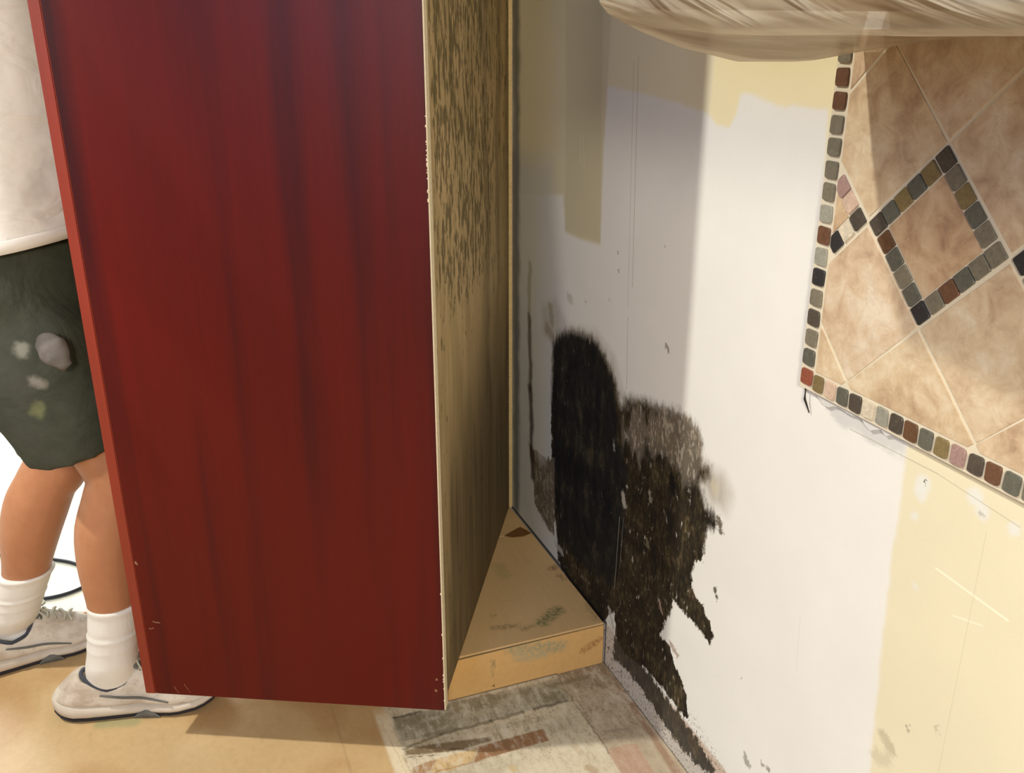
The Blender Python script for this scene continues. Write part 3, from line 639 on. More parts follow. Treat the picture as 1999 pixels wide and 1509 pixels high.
for k in range(-1, 7):
    cx = C0 + k * SP
    L, Rr, Tp, Bt = (cx - HD, CZ), (cx + HD, CZ), (cx, CZ + HD), (cx, CZ - HD)
    hi = HD - MW * 1.414
    inner = [(cx, CZ - hi), (cx + hi, CZ), (cx, CZ + hi), (cx - hi, CZ)]
    slab(bmD, shrink(inner, G), .002, .0102, (.90, .82, .76) if k == 0 else (1, .95, .9), layD)
    # four mosaic sides; tiles are parallelogram cells between the outer and inner square
    s = 1 / math.sqrt(2); Ls = HD * 2 * s; ncell = 7 if k != -99 else 6
    seqs = {0: ['kGgGbG', 'kgBGgg', 'dgoGgg', 'boGoGd']}.get(k)
    for side in range(4):
        ax, az = [((Bt), (-s, s)), ((Bt), (s, s)), ((Tp), (s, -s)), ((Tp), (-s, -s))][side]
        inn = [(s, s), (-s, s), (-s, -s), (s, -s)][side]
        n = 6; seglen = Ls / (n + 0.0)
        default = ['kgdbGo', 'gGkGbd', 'Gkgdow', 'bkGdgt'][side]
        if k == -1: default = ['ctkpmk', 'ptnkcd', 'Gtnmpk', 'gkntmc'][side]
        if k == 1: default = ['dGkgbo', 'kGoGbd', 'gGkddo', 'bGokGk'][side]
        seq = seqs[side] if seqs else default
        lim = range(n) if side in (0, 2) else range(1, n)
        lim = range(n) if side == 0 else (range(1, n) if side == 1 else (range(0, n) if side == 2 else range(1, n)))
        for i in lim:
            a0, a1 = i * seglen, (i + 1) * seglen
            if side in (0, 2) and False: pass
            if i == n - 1 and side in (1, 3): a1 = a1 - MW * 0.0
            if i == n - 1: a1 -= (MW if side in (0, 2) else 0)
            if a1 - a0 < .004: continue
            P0 = (ax[0] + az[0] * a0, ax[1] + az[1] * a0); P1 = (ax[0] + az[0] * a1, ax[1] + az[1] * a1)
            P2 = (P1[0] + inn[0] * MW, P1[1] + inn[1] * MW); P3 = (P0[0] + inn[0] * MW, P0[1] + inn[1] * MW)
            slab(bmM, shrink([P0, P1, P2, P3], G * .8), .002, .0118, mc(seq[i % len(seq)]), layM, r=.0018)
    # neighbouring big tiles above and below the chain
    q = HD * 2 + .015
    xm = cx + SP / 2; e = .004
    def big(poly, cjit):
        slab(bmS, shrink(poly, G), .002, .0102, cjit, layS)
    tj = lambda: (lambda q: (q, q * random.uniform(.975, 1.0), q * random.uniform(.95, 1.0)))(random.uniform(.95, 1.02))
    h = SP / 2; top = BZ1 - CZ
    # wedge directly above the gap between diamonds, bounded by the diamonds' upper sides
    big([(xm, CZ + e), (xm + h - .001, CZ + h), (xm + .002, CZ + 2 * h - .002), (xm - h + .001, CZ + h)], tj())
    big([(xm, CZ - e), (xm - h + .001, CZ - h), (xm + .002, CZ - 2 * h + .002), (xm + h - .001, CZ - h)], tj())
    big([(cx, CZ + HD + .003), (cx + h, CZ + HD + h), (cx, CZ + HD + 2 * h), (cx - h, CZ + HD + h)], tj())
    big([(cx, CZ - HD - .003), (cx - h, CZ - HD - h), (cx, CZ - HD - 2 * h), (cx + h, CZ - HD - h)], tj())
    big([(xm, CZ - 2 * h - .003), (xm - h, CZ - 3 * h), (xm, CZ - 4 * h), (xm + h, CZ - 3 * h)], tj())
    big([(xm, CZ + 2 * h + .003), (xm + h, CZ + 3 * h), (xm, CZ + 4 * h), (xm - h, CZ + 3 * h)], tj())
bpart('travertine_tiles', bmS, sm_.m); bpart('diamond_inset', bmD, sm_.m)
mosm = NT('mosaic_stone', .45, .4); mn = mosm.noise(140, (1, 1, 1), 5, .75, dist=1.2); mn2 = mosm.noise(260, (1, 1, 1), 3, .7)
mcx = mosm.mix(1.0, mosm.attr('tint', True), mosm.mix(mn, (.35, .35, .36), (1.75, 1.70, 1.60)), 'MULTIPLY')
mcx = mosm.mix(mosm.math('MULTIPLY', mosm.step(mn2, .62, .74), .3), mcx, (.6, .57, .5)); mosm.color(mcx); mosm.bump(mn, .2, .001)
bpart('diamond_mosaic', bmM, mosm.m)
bmB = bmesh.new(); layB = bmB.loops.layers.float_color.new('tint')
col_codes = 'rGgdgkwBwggggBBg'; z = BZ0 + .003; i = 0
zc = [0.834 + k * .0262 for k in range(16)]
for i, zz in enumerate(zc):
    j = lambda: random.uniform(-.0006, .0006)
    hw = .0100; 
    slab(bmB, [(U0 + .003 + j(), zz - .0105 + j()), (U0 + .0245 + j(), zz - .0105 + j()), (U0 + .0245 + j(), zz + .0105 + j()), (U0 + .003 + j(), zz + .0105 + j())], .002, .0118, mc(col_codes[i % len(col_codes)]), layB, r=.0035, clip=False)
row_codes = 'xopGdcwdbGomdBGgkbogdBGogdbkGmgBoGdgbkGogdBGogdb'
for i in range(1, 54):
    uu = .5335 + i * .0228; j = lambda: random.uniform(-.0007, .0007)
    if uu > U1 - .02: break
    slab(bmB, [(uu - .0093 + j(), BZ0 + .0035 + j()), (uu + .0093 + j(), BZ0 + .0035 + j()), (uu + .0093 + j(), BZ0 + .025 + j()), (uu - .0093 + j(), BZ0 + .025 + j())], .002, .0118, mc(row_codes[i % len(row_codes)] if row_codes[i % len(row_codes)] != 'x' else 'r'), layB, r=.0032, clip=False)
bpart('mosaic_border', bmB, mosm.m)
# adhesive squeezed out under the border
bm = bmesh.new()
pts = [(.527, .8168)]
for k in range(30): pts.append((.53 + k * .0085, BZ0 - (.004 + .012 * abs(mnoise.noise(Vector((k * .33, 2.2, 0)))) * 1.6) * (1 if k < 18 else max(0.2, 1 - (k - 18) * .08))))
pts.append((.785, .8168))
a = [bm.verts.new((p[0], -.0003, p[1])) for p in pts]; b = [bm.verts.new((p[0], -.0045, p[1] + .0012)) for p in pts]
bm.faces.new(a); bm.faces.new(b[::-1])
for k in range(len(pts)): bm.faces.new((a[k], a[(k + 1) % len(pts)], b[(k + 1) % len(pts)], b[k]))
bpart('adhesive', bm, simple('tile_adhesive', A(214, 208, 196), .95, .1, .06, 90, .3))

# black wire stub poking out at the tile corner
bm = bmesh.new(); p0 = pw(1580, 752); p1 = pw(1584, 806)
tube(bm, [(p0[0] + .004, -.002, p0[1] + .010), (p0[0] + .001, -.006, p0[1]), ((p0[0] + p1[0]) / 2 - .002, -.007, (p0[1] + p1[1]) / 2), (p1[0], -.003, p1[1])], [.0016, .0018, .0016, .0007], 8)
o = obj('wire_stub', bm, simple('black_rubber', (.012, .012, .014), .5, .4), matrix=FRAME, smooth=True)
tag(o, 'short black wire hanging from the bottom corner of the tiles', 'wire')

# ================================================================== WRAPPED UPPER CUPBOARD
uc = empty('upper_cupboard', matrix=FRAME @ Matrix.Translation((.575, 0, 1.268)))
tag(uc, 'brown wooden wall cupboard above the tiles, wrapped in plastic sheet', 'cupboard')
RU = Matrix.Translation((-.575, 0, -1.268))
wood = NT('brown_cupboard_wood', .9, .1); wn = wood.noise(20, (.2, 1, 3), 4, .6); wood.color(wood.mix(wn, tuple(A(96, 74, 52)), tuple(A(150, 118, 84))))
bm = bmesh.new(); box(bm, (.580, -.31, 1.270), (1.9, -.002, 2.05), bev=.001); o = obj('carcass', bm, wood.m); o.parent = uc; o.matrix_parent_inverse = RU
bm = bmesh.new()
box(bm, (.880, -.329, 1.273), (1.60, -.311, 2.047), bev=.002)
o = obj('door', bm, wood.m); o.parent = uc; o.matrix_parent_inverse = RU
bm = bmesh.new(); box(bm, (.584, -.329, 1.284), (.878, -.311, 2.047), bev=.002)
o = obj('door', bm, simple('dark_cupboard_door', A(62, 50, 40), .9, .1)); o.parent = uc; o.matrix_parent_inverse = RU; o['label'] = 'darker cupboard door'
bm = bmesh.new(); a_, b_ = pw(1925, 69, .33), pw(1999, 66, .33)
box(bm, (.98, -.305, 1.2655), (1.6, -.28, 1.2698)); o = obj('painters_tape', bm, simple('blue_tape', (.015, .02, .30), .6, .3)); o.parent = uc; o.matrix_parent_inverse = RU; o['label'] = 'blue masking tape strip'
# plastic sheet: a sheath following front, bottom and far end, sagging below
film = NT('thin_plastic_sheet', .38, .5)
rot = film.n.new('ShaderNodeMapping'); rot.inputs['Rotation'].default_value = (0, math.radians(-17), 0); film.link(film.tc.outputs['Object'], rot.inputs[0])
fn = film.noise(7, (.5, 1, 6), 4, .6, coord=rot.outputs[0], dist=.5)
film.color(film.mix(film.step(fn, .38, .62), (.52, .40, .27), (.88, .80, .64)))  # light and dark of the wrinkles also put into the film colour
fw_ = film.noise(7, (.5, 1, 6), 3, .5, coord=rot.outputs[0], dist=.5)
film.bump(fw_, .8, .02)
film.b.inputs['Alpha'].default_value = .52
tr = film.n.new('ShaderNodeBsdfTranslucent'); tr.inputs[0].default_value = (.9, .8, .62, 1)
tp_ = film.n.new('ShaderNodeMixShader'); tp_.inputs[0].default_value = .35
out = film.n['Material Output']; film.link(film.b.outputs[0], tp_.inputs[1]); film.link(tr.outputs[0], tp_.inputs[2]); film.link(tp_.outputs[0], out.inputs[0])
def sheet_pt(s, t):
    """s in 0..1 goes from the far end (0) along the cupboard; t: 0 wall/bottom -> front bottom -> up the front"""
    u = .560 + (s ** 1.6) * 1.36
    # profile in (v, z): along the bottom from the wall to the front, then up
    if t < .45:
        k = t / .45; v = .016 + k * .315
        xs_ = [0, .05, .28, .5, .72, .87, 1.0]; zs_ = [1.234, 1.232, 1.220, 1.221, 1.235, 1.250, 1.268]
        z = float(np.interp(k, xs_, zs_)); flat = 1.2475 if k < .93 else 1.2475 + (k - .93) * .1
        w = math.exp(-((u - .56) / .13) ** 2); z = z * w + flat * (1 - w)
    else:
        k = (t - .45) / .55; v = .336 + .004 * math.sin(k * 3); z0 = 1.268 * math.exp(-((u - .56) / .13) ** 2) + 1.253 * (1 - math.exp(-((u - .56) / .13) ** 2))
        z = z0 + k * (2.07 - z0)
    wr = mnoise.noise(Vector((u * 5 + z * 4, v * 5, z * 16 - u * 5))) * .007 + mnoise.noise(Vector((u * 9 + 3, v * 8, z * 34 - u * 12))) * .0022
    cornr = math.sin(min(1, max(0, (v - .01) / .05)) * math.pi / 2)
    if t < .45: z += wr * cornr * .35
    else: v += wr
    return (u, v, z)
bm = bmesh.new(); NS, NTT = 110, 90; rows = []
for i in range(NS + 1):
    rows.append([bm.verts.new((lambda q: (q[0], -q[1], q[2]))(sheet_pt(i / NS, j / NTT))) for j in range(NTT + 1)])
for i in range(NS):
    for j in range(NTT): bm.faces.new((rows[i][j], rows[i][j + 1], rows[i + 1][j + 1], rows[i + 1][j]))
# far end of the sheath: closes towards the cupboard's end
endr = []
for j in range(NTT + 1):
    v = rows[0][j].co; endr.append(bm.verts.new((.574, max(min(v.y, -.004), -.322), 1.285 + (v.z - 1.22) * .9 if j < NTT * .45 else v.z + .02)))
cen = [bm.verts.new((.570, -.004 - .318 * min(1, j / (NTT * .45)) , min(2.07, endr[j].co.z + .012))) for j in range(NTT + 1)]
for j in range(NTT): bm.faces.new((endr[j], endr[j + 1], rows[0][j + 1], rows[0][j]))
# end panel of film
tl = bm.verts.new((.572, -.004, 2.07))
for j in range(NTT): 
    try: bm.faces.new((endr[j + 1], endr[j], tl))
    except Exception: pass
for v in cen: bm.verts.remove(v)
o = obj('plastic_sheet', bm, film.m, smooth=True); o.parent = uc; o.matrix_parent_inverse = RU; o['label'] = 'crumpled clear plastic sheet sagging below the cupboard'

# ================================================================== CORD
def cat(pts, n=12):
    out = []; P = [Vector(p) for p in pts]; P = [P[0]] + P + [P[-1]]
    for i in range(1, len(P) - 2):
        for k in range(n):
            t = k / n; a, b, c, d = P[i - 1:i + 3]
            out.append(.5 * ((2 * b) + (c - a) * t + (2 * a - 5 * b + 4 * c - d) * t * t + (3 * b - a - 3 * c + d) * t ** 3))
    out.append(P[-2]); return out
def gp(x, y, z=.0): r = ray(x, y); p = CC + r * ((z - CAM_H) / r[2]); return Vector(p)
pts = [gp(*q, .005) for q in ((-420, 1010), (-200, 1050), (0, 1084), (100, 1092), (150, 1102), (178, 1122), (172, 1140), (135, 1158), (85, 1169), (20, 1172), (-120, 1165), (-330, 1180))]
bm = bmesh.new(); tube(bm, cat(pts), .0042, 10)
o = obj('extension_cord', bm, simple('cord_rubber', (.014, .015, .022), .5, .4), smooth=True)
tag(o, 'black power cord looping on the pale floor behind the worker', 'cord')

# ================================================================== WORKER
def rings_mesh(bm, rings, n=24, cap=True):
    """rings: (center, rx, ry, xdir, ydir) closed loft"""
    rs = []
    for c, rx, ry, xd, yd in rings:
        rs.append([bm.verts.new(Vector(c) + Vector(xd) * rx * math.cos(2 * math.pi * k / n) + Vector(yd) * ry * math.sin(2 * math.pi * k / n)) for k in range(n)])
    for a, b in zip(rs, rs[1:]):
        for k in range(n): bm.faces.new((a[k], a[(k + 1) % n], b[(k + 1) % n], b[k]))
    if cap: bm.faces.new(rs[0][::-1]); bm.faces.new(rs[-1])
    return rs
def limb(bm, pts, n=20):
    """pts: (x,y,z,r_front, r_side) smoothed"""
    P = [Vector(p[:3]) for p in pts]; rr = []
    dense = []
    for i in range(len(P) - 1):
        for k in range(5):
            t = k / 5; a, b = pts[max(i - 1, 0)], pts[i]; c, d = pts[i + 1], pts[min(i + 2, len(P) - 1)]
            dense.append([.5 * (2 * b[j] + (c[j] - a[j]) * t + (2 * a[j] - 5 * b[j] + 4 * c[j] - d[j]) * t * t + (3 * b[j] - a[j] - 3 * c[j] + d[j]) * t ** 3) for j in range(5)])
    dense.append(list(pts[-1])); rg = []
    for i, q in enumerate(dense):
        a = Vector(dense[max(i - 1, 0)][:3]); b = Vector(dense[min(i + 1, len(dense) - 1)][:3]); t = (b - a).normalized()
        xd = Vector((1, 0, 0)) - t * t.x
        if xd.length < .2: xd = Vector((0, 0, 1)) - t * t.z
        xd.normalize(); yd = t.cross(xd)
        rg.append((q[:3], q[3], q[4], xd, yd))
    rings_mesh(bm, rg, n)
def ball(bm, c, r, sx=1, sy=1, sz=1):
    bmesh.ops.create_uvsphere(bm, u_segments=20, v_segments=14, radius=r, matrix=Matrix.Translation(c) @ Matrix.Diagonal((sx, sy, sz, 1)))
def baked(name, bm, mat, parent, voxel, smooth=6, fac=.5):
    bmesh.ops.recalc_face_normals(bm, faces=bm.faces)
    me = bpy.data.meshes.new(name); bm.to_mesh(me); bm.free()
    t = bpy.data.objects.new('tmp', me); COL.objects.link(t)
    m = t.modifiers.new('r', 'REMESH'); m.mode = 'VOXEL'; m.voxel_size = voxel
    s = t.modifiers.new('s', 'SMOOTH'); s.iterations = smooth; s.factor = fac
    dg = bpy.context.evaluated_depsgraph_get(); dg.update()
    nm = bpy.data.meshes.new_from_object(t.evaluated_get(dg)); bpy.data.objects.remove(t)
    nm.name = name; nm.materials.clear(); nm.materials.append(mat)
    nm.polygons.foreach_set('use_smooth', [True] * len(nm.polygons))
    o = bpy.data.objects.new(name, nm); COL.objects.link(o); o.parent = parent
    return o
wk = empty('person', (0, 0, 0))
tag(wk, 'person in dirty white shirt, green shorts and white trainers moving the red cabinet', 'person')
skin = NT('tanned_skin', .5, .4); sn = skin.noise(40, (1, 1, 1), 4, .6); skin.color(skin.mix(sn, (.37, .155, .075), (.48, .22, .11)))
skin.b.inputs['Subsurface Weight'].default_value = .08; skin.b.inputs['Subsurface Radius'].default_value = (.02, .008, .004)
# joints
AR = Vector((-.775, 1.492, .105)); KR = Vector((-.710, 1.518, .50)); HR = Vector((-.845, 1.495, .86))
AL = Vector((-1.040, 1.645, .11)); KL = Vector((-.880, 1.630, .475)); HL = Vector((-.875, 1.665, .86))
bm = bmesh.new()
def leg(An, Kn, Hp, s=1.0):
    d = Kn - An; back = Vector((-1, 0, 0))
    def at(t, ox=0): p = An + d * t; return (p.x + ox, p.y, p.z)
    limb(bm, [(*at(-.08), .026, .024), (*at(.0), .034, .031), (*at(.16), .039, .036), (*at(.34, -.004), .046, .044), (*at(.55, -.014), .056, .053), (*at(.72, -.016), .060, .056), (*at(.88, -.008), .056, .053), (*at(1.0, 0), .060, .056),
              (*(Kn + (Hp - Kn) * .25), .060, .056), (*(Kn + (Hp - Kn) * .6), .066, .060), (*(Kn + (Hp - Kn) * .92), .075, .066)])
leg(AR, KR, HR); leg(AL, KL, HL)
for An, dr in ((AR, Vector((.985, .17, 0))), (AL, Vector((.85, .53, 0)))):
    limb(bm, [(*(An - dr * .05 + Vector((0, 0, -.060))), .014, .018), (*(An + Vector((0, 0, -.035))), .020, .020), (*(An + dr * .07 + Vector((0, 0, -.060))), .020, .026), (*(An + dr * .14 + Vector((0, 0, -.072))), .015, .028), (*(An + dr * .19 + Vector((0, 0, -.080))), .010, .022)])
PC = (HR + HL) / 2
tx = Vector((.14, 0, 0))
CH = Vector((-.835, 1.575, 1.28)); NK = Vector((-.80, 1.575, 1.47)); HDc = Vector((-.775, 1.575, 1.615))
limb(bm, [(PC.x, PC.y, .80, .10, .14), (PC.x, PC.y, .90, .115, .165), (PC.x + .01, PC.y, 1.02, .11, .15), (CH.x, CH.y, 1.16, .115, .16), (CH.x, CH.y, 1.30, .115, .175), (CH.x + .01, CH.y, 1.40, .085, .17), (NK.x, NK.y, 1.455, .058, .07), (NK.x + .01, NK.y, 1.53, .054, .056)])
for sy, sh, el, wr in ((-1, Vector((-.815, 1.395, 1.39)), Vector((-.80, 1.36, 1.42)), None), (1, Vector((-.815, 1.755, 1.39)), None, None)):
    sh = Vector((-.815, 1.575 + sy * .175, 1.385)); el = Vector((-.88, 1.575 + sy * .27, 1.17)) if sy > 0 else Vector((-.93, 1.575 + sy * .25, 1.40)); wr = Vector((-.765, 1.575 + sy * .14, 1.36)) if sy > 0 else Vector((-.765, 1.575 - .145, 1.50))
    limb(bm, [(*(sh + Vector((0, -sy * .05, .0))), .055, .05), (*sh, .052, .05), (*((sh + el) / 2), .046, .044), (*el, .040, .038)])
    limb(bm, [(*el, .040, .038), (*(el + (wr - el) * .35), .042, .038), (*(el + (wr - el) * .9), .028, .024), (*wr, .027, .022)])
    # hand: palm lying against the face frame, five fingers
    nrm = Vector((1, 0, 0)); upv = Vector((.10, 0, 1)).normalized(); sd = Vector((0, 1, 0))
    palm = wr + upv * .05 + nrm * .022
    limb(bm, [(*wr, .022, .025), (*(wr + (palm - wr) * .6), .017, .036), (*palm, .015, .042), (*(palm + upv * .035), .013, .041)])
    for f in range(4):
        b0 = palm + upv * .035 + sd * (-.031 + f * .0205); L = (.062, .074, .078, .068)[f]
        p1 = b0 + upv * L * .45 + nrm * .006; p2 = p1 + upv * L * .3 + nrm * .008; p3 = p2 + upv * L * .25 + nrm * .010
        tube(bm, [b0 - upv * .015, b0, p1, p2, p3], [.010, .0095, .009, .0085, .007], 12)
    t0 = palm - upv * .02 + sd * (-sy) * .03; tube(bm, [t0, t0 + sd * (-sy) * .028 + upv * .02 + nrm * .004, t0 + sd * (-sy) * .042 + upv * .048 + nrm * .010], [.013, .011, .008], 12)
# head, facing the cabinet (+x)
ball(bm, HDc + Vector((0, 0, .03)), .1, .98, .78, 1.06); ball(bm, HDc + Vector((.03, 0, -.05)), .07, .95, .82, .95)
ball(bm, HDc + Vector((.045, 0, -.09)), .035, .9, 1.0, .7); 
tube(bm, [HDc + Vector((.090, 0, .012)), HDc + Vector((.104, 0, -.012)), HDc + Vector((.112, 0, -.028)), HDc + Vector((.095, 0, -.036))], [.009, .012, .015, .012], 12)
for sy in (-1, 1): ball(bm, HDc + Vector((-.01, sy * .080, -.005)), .03, .7, .3, 1.0); ball(bm, HDc + Vector((.078, sy * .03, .022)), .016, .8, 1.2, .5)
tube(bm, [HDc + Vector((.084, -.022, -.060)), HDc + Vector((.096, 0, -.060)), HDc + Vector((.084, .022, -.060))], .008, 10)
baked('body', bm, skin.m, wk, .006, 4)
eye_m = simple('eye_white', (.8, .8, .78), .3, .5, .02); 
for sy in (-1, 1):
    bm = bmesh.new(); ball(bm, HDc + Vector((.080, sy * .031, .008)), .0125); obj('eye', bm, eye_m, wk, True)
bm = bmesh.new(); ball(bm, HDc + Vector((-.012, 0, .055)), .105, .98, .83, .90)
bmesh.ops.bisect_plane(bm, geom=bm.verts[:] + bm.edges[:] + bm.faces[:], plane_co=HDc + Vector((.03, 0, .045)), plane_no=(.75, 0, -1), clear_outer=True)
obj('hair', bm, simple('brown_hair', (.06, .035, .02), .7, .3, .4, 120, .5, (1, 1, .2)), wk, True)
# shirt
sh_m = NT('dirty_white_cotton', .9, .15); h1 = sh_m.noise(5, (1.5, 1, 1), 4, .6, off=(1, 4, 2)); h2 = sh_m.noise(22, (1, 1, 1), 4, .6)
shc = sh_m.mix(sh_m.step(h1, .52, .72), (.90, .87, .84), (.58, .54, .51))
sh_m.color(sh_m.mix(sh_m.math('MULTIPLY', sh_m.step(h2, .55, .75), .18), shc, (.45, .43, .38))); sh_m.bump(sh_m.noise(9, (1, 1, 2.2), 3, .5, dist=.8), .5, .015)
bm = bmesh.new(); rg = []
for z, cx, rx, ry, in ((.925, -.862, .150, .195), (.935, -.862, .152, .197), (.945, -.862, .150, .195), (.99, -.860, .146, .190), (1.06, -.858, .142, .185), (1.14, -.850, .140, .185), (1.22, -.842, .140, .190), (1.32, -.835, .138, .200), (1.39, -.825, .112, .205), (1.43, -.810, .075, .12), (1.455, -.80, .066, .075)):
    tilt = .10 if z < 1 else .04
    xd = Vector((1, 0, tilt)).normalized(); rg.append(((cx, 1.578, z), rx, ry, xd, Vector((0, 1, 0))))
rings_mesh(bm, rg, 48, cap=False)
bm.verts.ensure_lookup_table()
for v in bm.verts:
    w = (mnoise.noise(Vector((v.co.x * 5, v.co.y * 5, v.co.z * 3 + v.co.x * 8))) * .016 + mnoise.noise(Vector((v.co.x * 14, v.co.y * 14 + v.co.z * 12, v.co.z * 6))) * .006) * (1 if v.co.z < 1.38 else .2)
    d = Vector((v.co.x + .86, v.co.y - 1.578, 0)); v.co += d.normalized() * w
for sy in (-1, 1):
    s0 = Vector((-.815, 1.578 + sy * .13, 1.375)); s1 = Vector((-.875, 1.578 + sy * .25, 1.28)) if sy > 0 else Vector((-.885, 1.578 - .235, 1.39)); t = (s1 - s0).normalized(); a = t.cross(Vector((0, 0, 1)) if abs(t.z) < .9 else Vector((1, 0, 0))).normalized(); b = t.cross(a)
    rings_mesh(bm, [(s0, .085, .080, a, b), ((s0 + s1) / 2, .080, .074, a, b), (s1, .078, .070, a, b)], 28, cap=False)
o = obj('shirt', bm, sh_m.m, wk, True); q = o.modifiers.new('t', 'SOLIDIFY'); q.thickness = .003; q.offset = 1
q = o.modifiers.new('s', 'SUBSURF'); q.levels = 1; q.render_levels = 1
# hem line of the shirt
bm = bmesh.new(); xd = Vector((1, 0, .10)).normalized()
hp = []
for k in range(61):
    a = 2 * math.pi * k / 60; p = Vector((-.862, 1.578, .929)) + xd * .1535 * math.cos(a) + Vector((0, .1985, 0)) * math.sin(a)
    w = mnoise.noise(Vector((p.x * 5, p.y * 5, p.z * 3 + p.x * 8))) * .016 + mnoise.noise(Vector((p.x * 14, p.y * 14 + p.z * 12, p.z * 6))) * .006
    hp.append(p + Vector((p.x + .86, p.y - 1.578, 0)).normalized() * w)
rs = []
for p in hp: rs.append([bm.verts.new(p + Vector((0, 0, dz)) + Vector((p.x + .86, p.y - 1.578, 0)).normalized() * dr) for dz, dr in ((-.006, .000), (-.006, .005), (.012, .005), (.014, .001))])
for a, b in zip(rs, rs[1:]):
    for k in range(3): bm.faces.new((a[k], a[k + 1], b[k + 1], b[k]))
obj('shirt_hem', bm, simple('hem_cotton', (.84, .80, .76), .9, .15, .04), wk, True)
# shorts
so = NT('worn_green_cotton', .95, .1); o1 = so.noise(30, (1, 1, 1), 5, .7); o2 = so.noise(7, (1, 1, 1), 3, .6, off=(2, 2, 2))
sc2 = so.mix(o1, (.030, .034, .024), (.075, .080, .058)); sc2 = so.mix(so.math('MULTIPLY', so.step(o2, .45, .7), .35), sc2, (.085, .082, .075))
def onY(x, y, Y): r = ray(x, y); t = Y / r[1]; p = CC + r * t; return tuple(p)
dn = so.n.new('ShaderNodeTexNoise'); dn.inputs['Scale'].default_value = 40; dn.inputs['Detail'].default_value = 4; so.link(so.tc.outputs['Object'], dn.inputs['Vector'])
sco = so.vm('ADD', so.tc.outputs['Object'], so.vm('SCALE', so.vm('SUBTRACT', dn.outputs['Color'], (.5, .5, .5)), scale=.03))
for p, q, w, c, st in (((42, 680), (44, 682), .012, (.34, .34, .28), .6), ((70, 742), (74, 744), .010, (.30, .27, .24), .6), ((72, 798), (78, 796), .012, (.20, .21, .10), .6), ((45, 612), (60, 615), .013, (.20, .13, .06), .6), ((160, 800), (165, 790), .014, (.14, .15, .07), .5)):
    def pr(a, b):
        P_ = onY(a, b, 1.41); return (P_[0], P_[1], P_[2])
    sc2 = so.mix(so.math('MULTIPLY', so.seg(pr(*p), pr(*q), w, .6, sco), st), sc2, c)
so.color(sc2); so.bump(so.noise(11, (1, 1, .8), 4, .5, dist=1.0), .6, .012)
bm = bmesh.new()
limb(bm, [(-.865, 1.580, .70, .120, .15), (-.865, 1.580, .78, .145, .180), (-.865, 1.580, .88, .142, .188), (-.863, 1.580, .955, .133, .182)], 32)
limb(bm, [(-.862, 1.505, .80, .128, .108), (-.825, 1.500, .73, .125, .106), (-.790, 1.508, .65, .108, .104), (-.768, 1.514, .560, .094, .094)], 32)
limb(bm, [(-.880, 1.655, .80, .125, .10), (-.882, 1.650, .70, .122, .098), (-.880, 1.645, .60, .090, .090), (-.874, 1.642, .505, .075, .085)], 32)
so_o = baked('shorts', bm, so.m, wk, .008, 8)
# pale work rag showing at the pocket
bm = bmesh.new()
rg = []
c0, c1 = Vector(onY(80, 655, 1.402)), Vector(onY(132, 718, 1.392))
ax_ = (c1 - c0).normalized(); nn = Vector((0, -1, 0)); sdv = ax_.cross(nn).normalized()
for k in range(13):
    t = k / 12; w = (.010 + .015 * math.sin(math.pi * min(1, t * 1.15)) ** .7) * (1 + .05 * math.sin(t * 19)); th = .006 + .012 * math.sin(math.pi * t) + .001 * math.sin(t * 23)
    rg.append((c0 + ax_ * ((c1 - c0).length * t), w, th, sdv, nn))
rings_mesh(bm, rg, 20)
for v in bm.verts: v.co += Vector((0, 1, 0)) * .0 + Vector((mnoise.noise(v.co * 60), mnoise.noise(v.co * 60 + Vector((5, 0, 0))), mnoise.noise(v.co * 60 + Vector((0, 5, 0))))) * .003
ro = obj('pocket_rag', bm, simple('grey_rag', (.13, .115, .105), .95, .1, .35, 40, .4), wk, True); ro['label'] = 'pale greyish rag at the shorts pocket'
# socks
sk = NT('white_sock_cotton', .95, .1); sk.color(sk.mix(sk.noise(30), (.72, .70, .66), (.82, .80, .76))); sk.bump(sk.noise(160, (1, 1, .2), 3, .6), .4, .002)
def sock(An, Kn, ztop, dr, rr):
    bm = bmesh.new(); d = (Kn - An).normalized(); L = (ztop - An.z) / d.z; rg = []
    n = 34
    for k in range(n + 1):
        t = k / n; p = An + d * (L * t - .035 * (1 - t)); r = rr[0] + (rr[1] - rr[0]) * t
        r *= 1 + .05 * max(0, math.sin(t * 7.5)) ** 3
        for c, a in ((.62, .05), (.66, -.04), (.93, .05), (.97, .04), (.48, .03)): r *= 1 + a * math.exp(-((t - c) / .018) ** 2)
        rg.append((p, r, r * (.68 + .24 * min(1, t / .28)), dr, Vector((-dr.y, dr.x, 0))))
    low = [(An + dr * .02 + Vector((0, 0, -.055)), .050, .026, dr, Vector((-dr.y, dr.x, 0))), (An + dr * .008 + Vector((0, 0, -.042)), .046, .029, dr, Vector((-dr.y, dr.x, 0)))]
    rings_mesh(bm, low + rg, 28); o = obj('sock', bm, sk.m, wk, True)
    q = o.modifiers.new('s', 'SUBSURF'); q.levels = 1; q.render_levels = 1
    return o
DR = Vector((.985, .17, 0)).normalized(); DL = Vector((.85, .53, 0)).normalized()
s_ = sock(AR, KR, .245, DR, (.046, .048)); s_['label'] = 'white crew sock on the near foot'
s_ = sock(AL, KL, .225, DL, (.047, .051)); s_['label'] = 'greyer crew sock on the far foot'
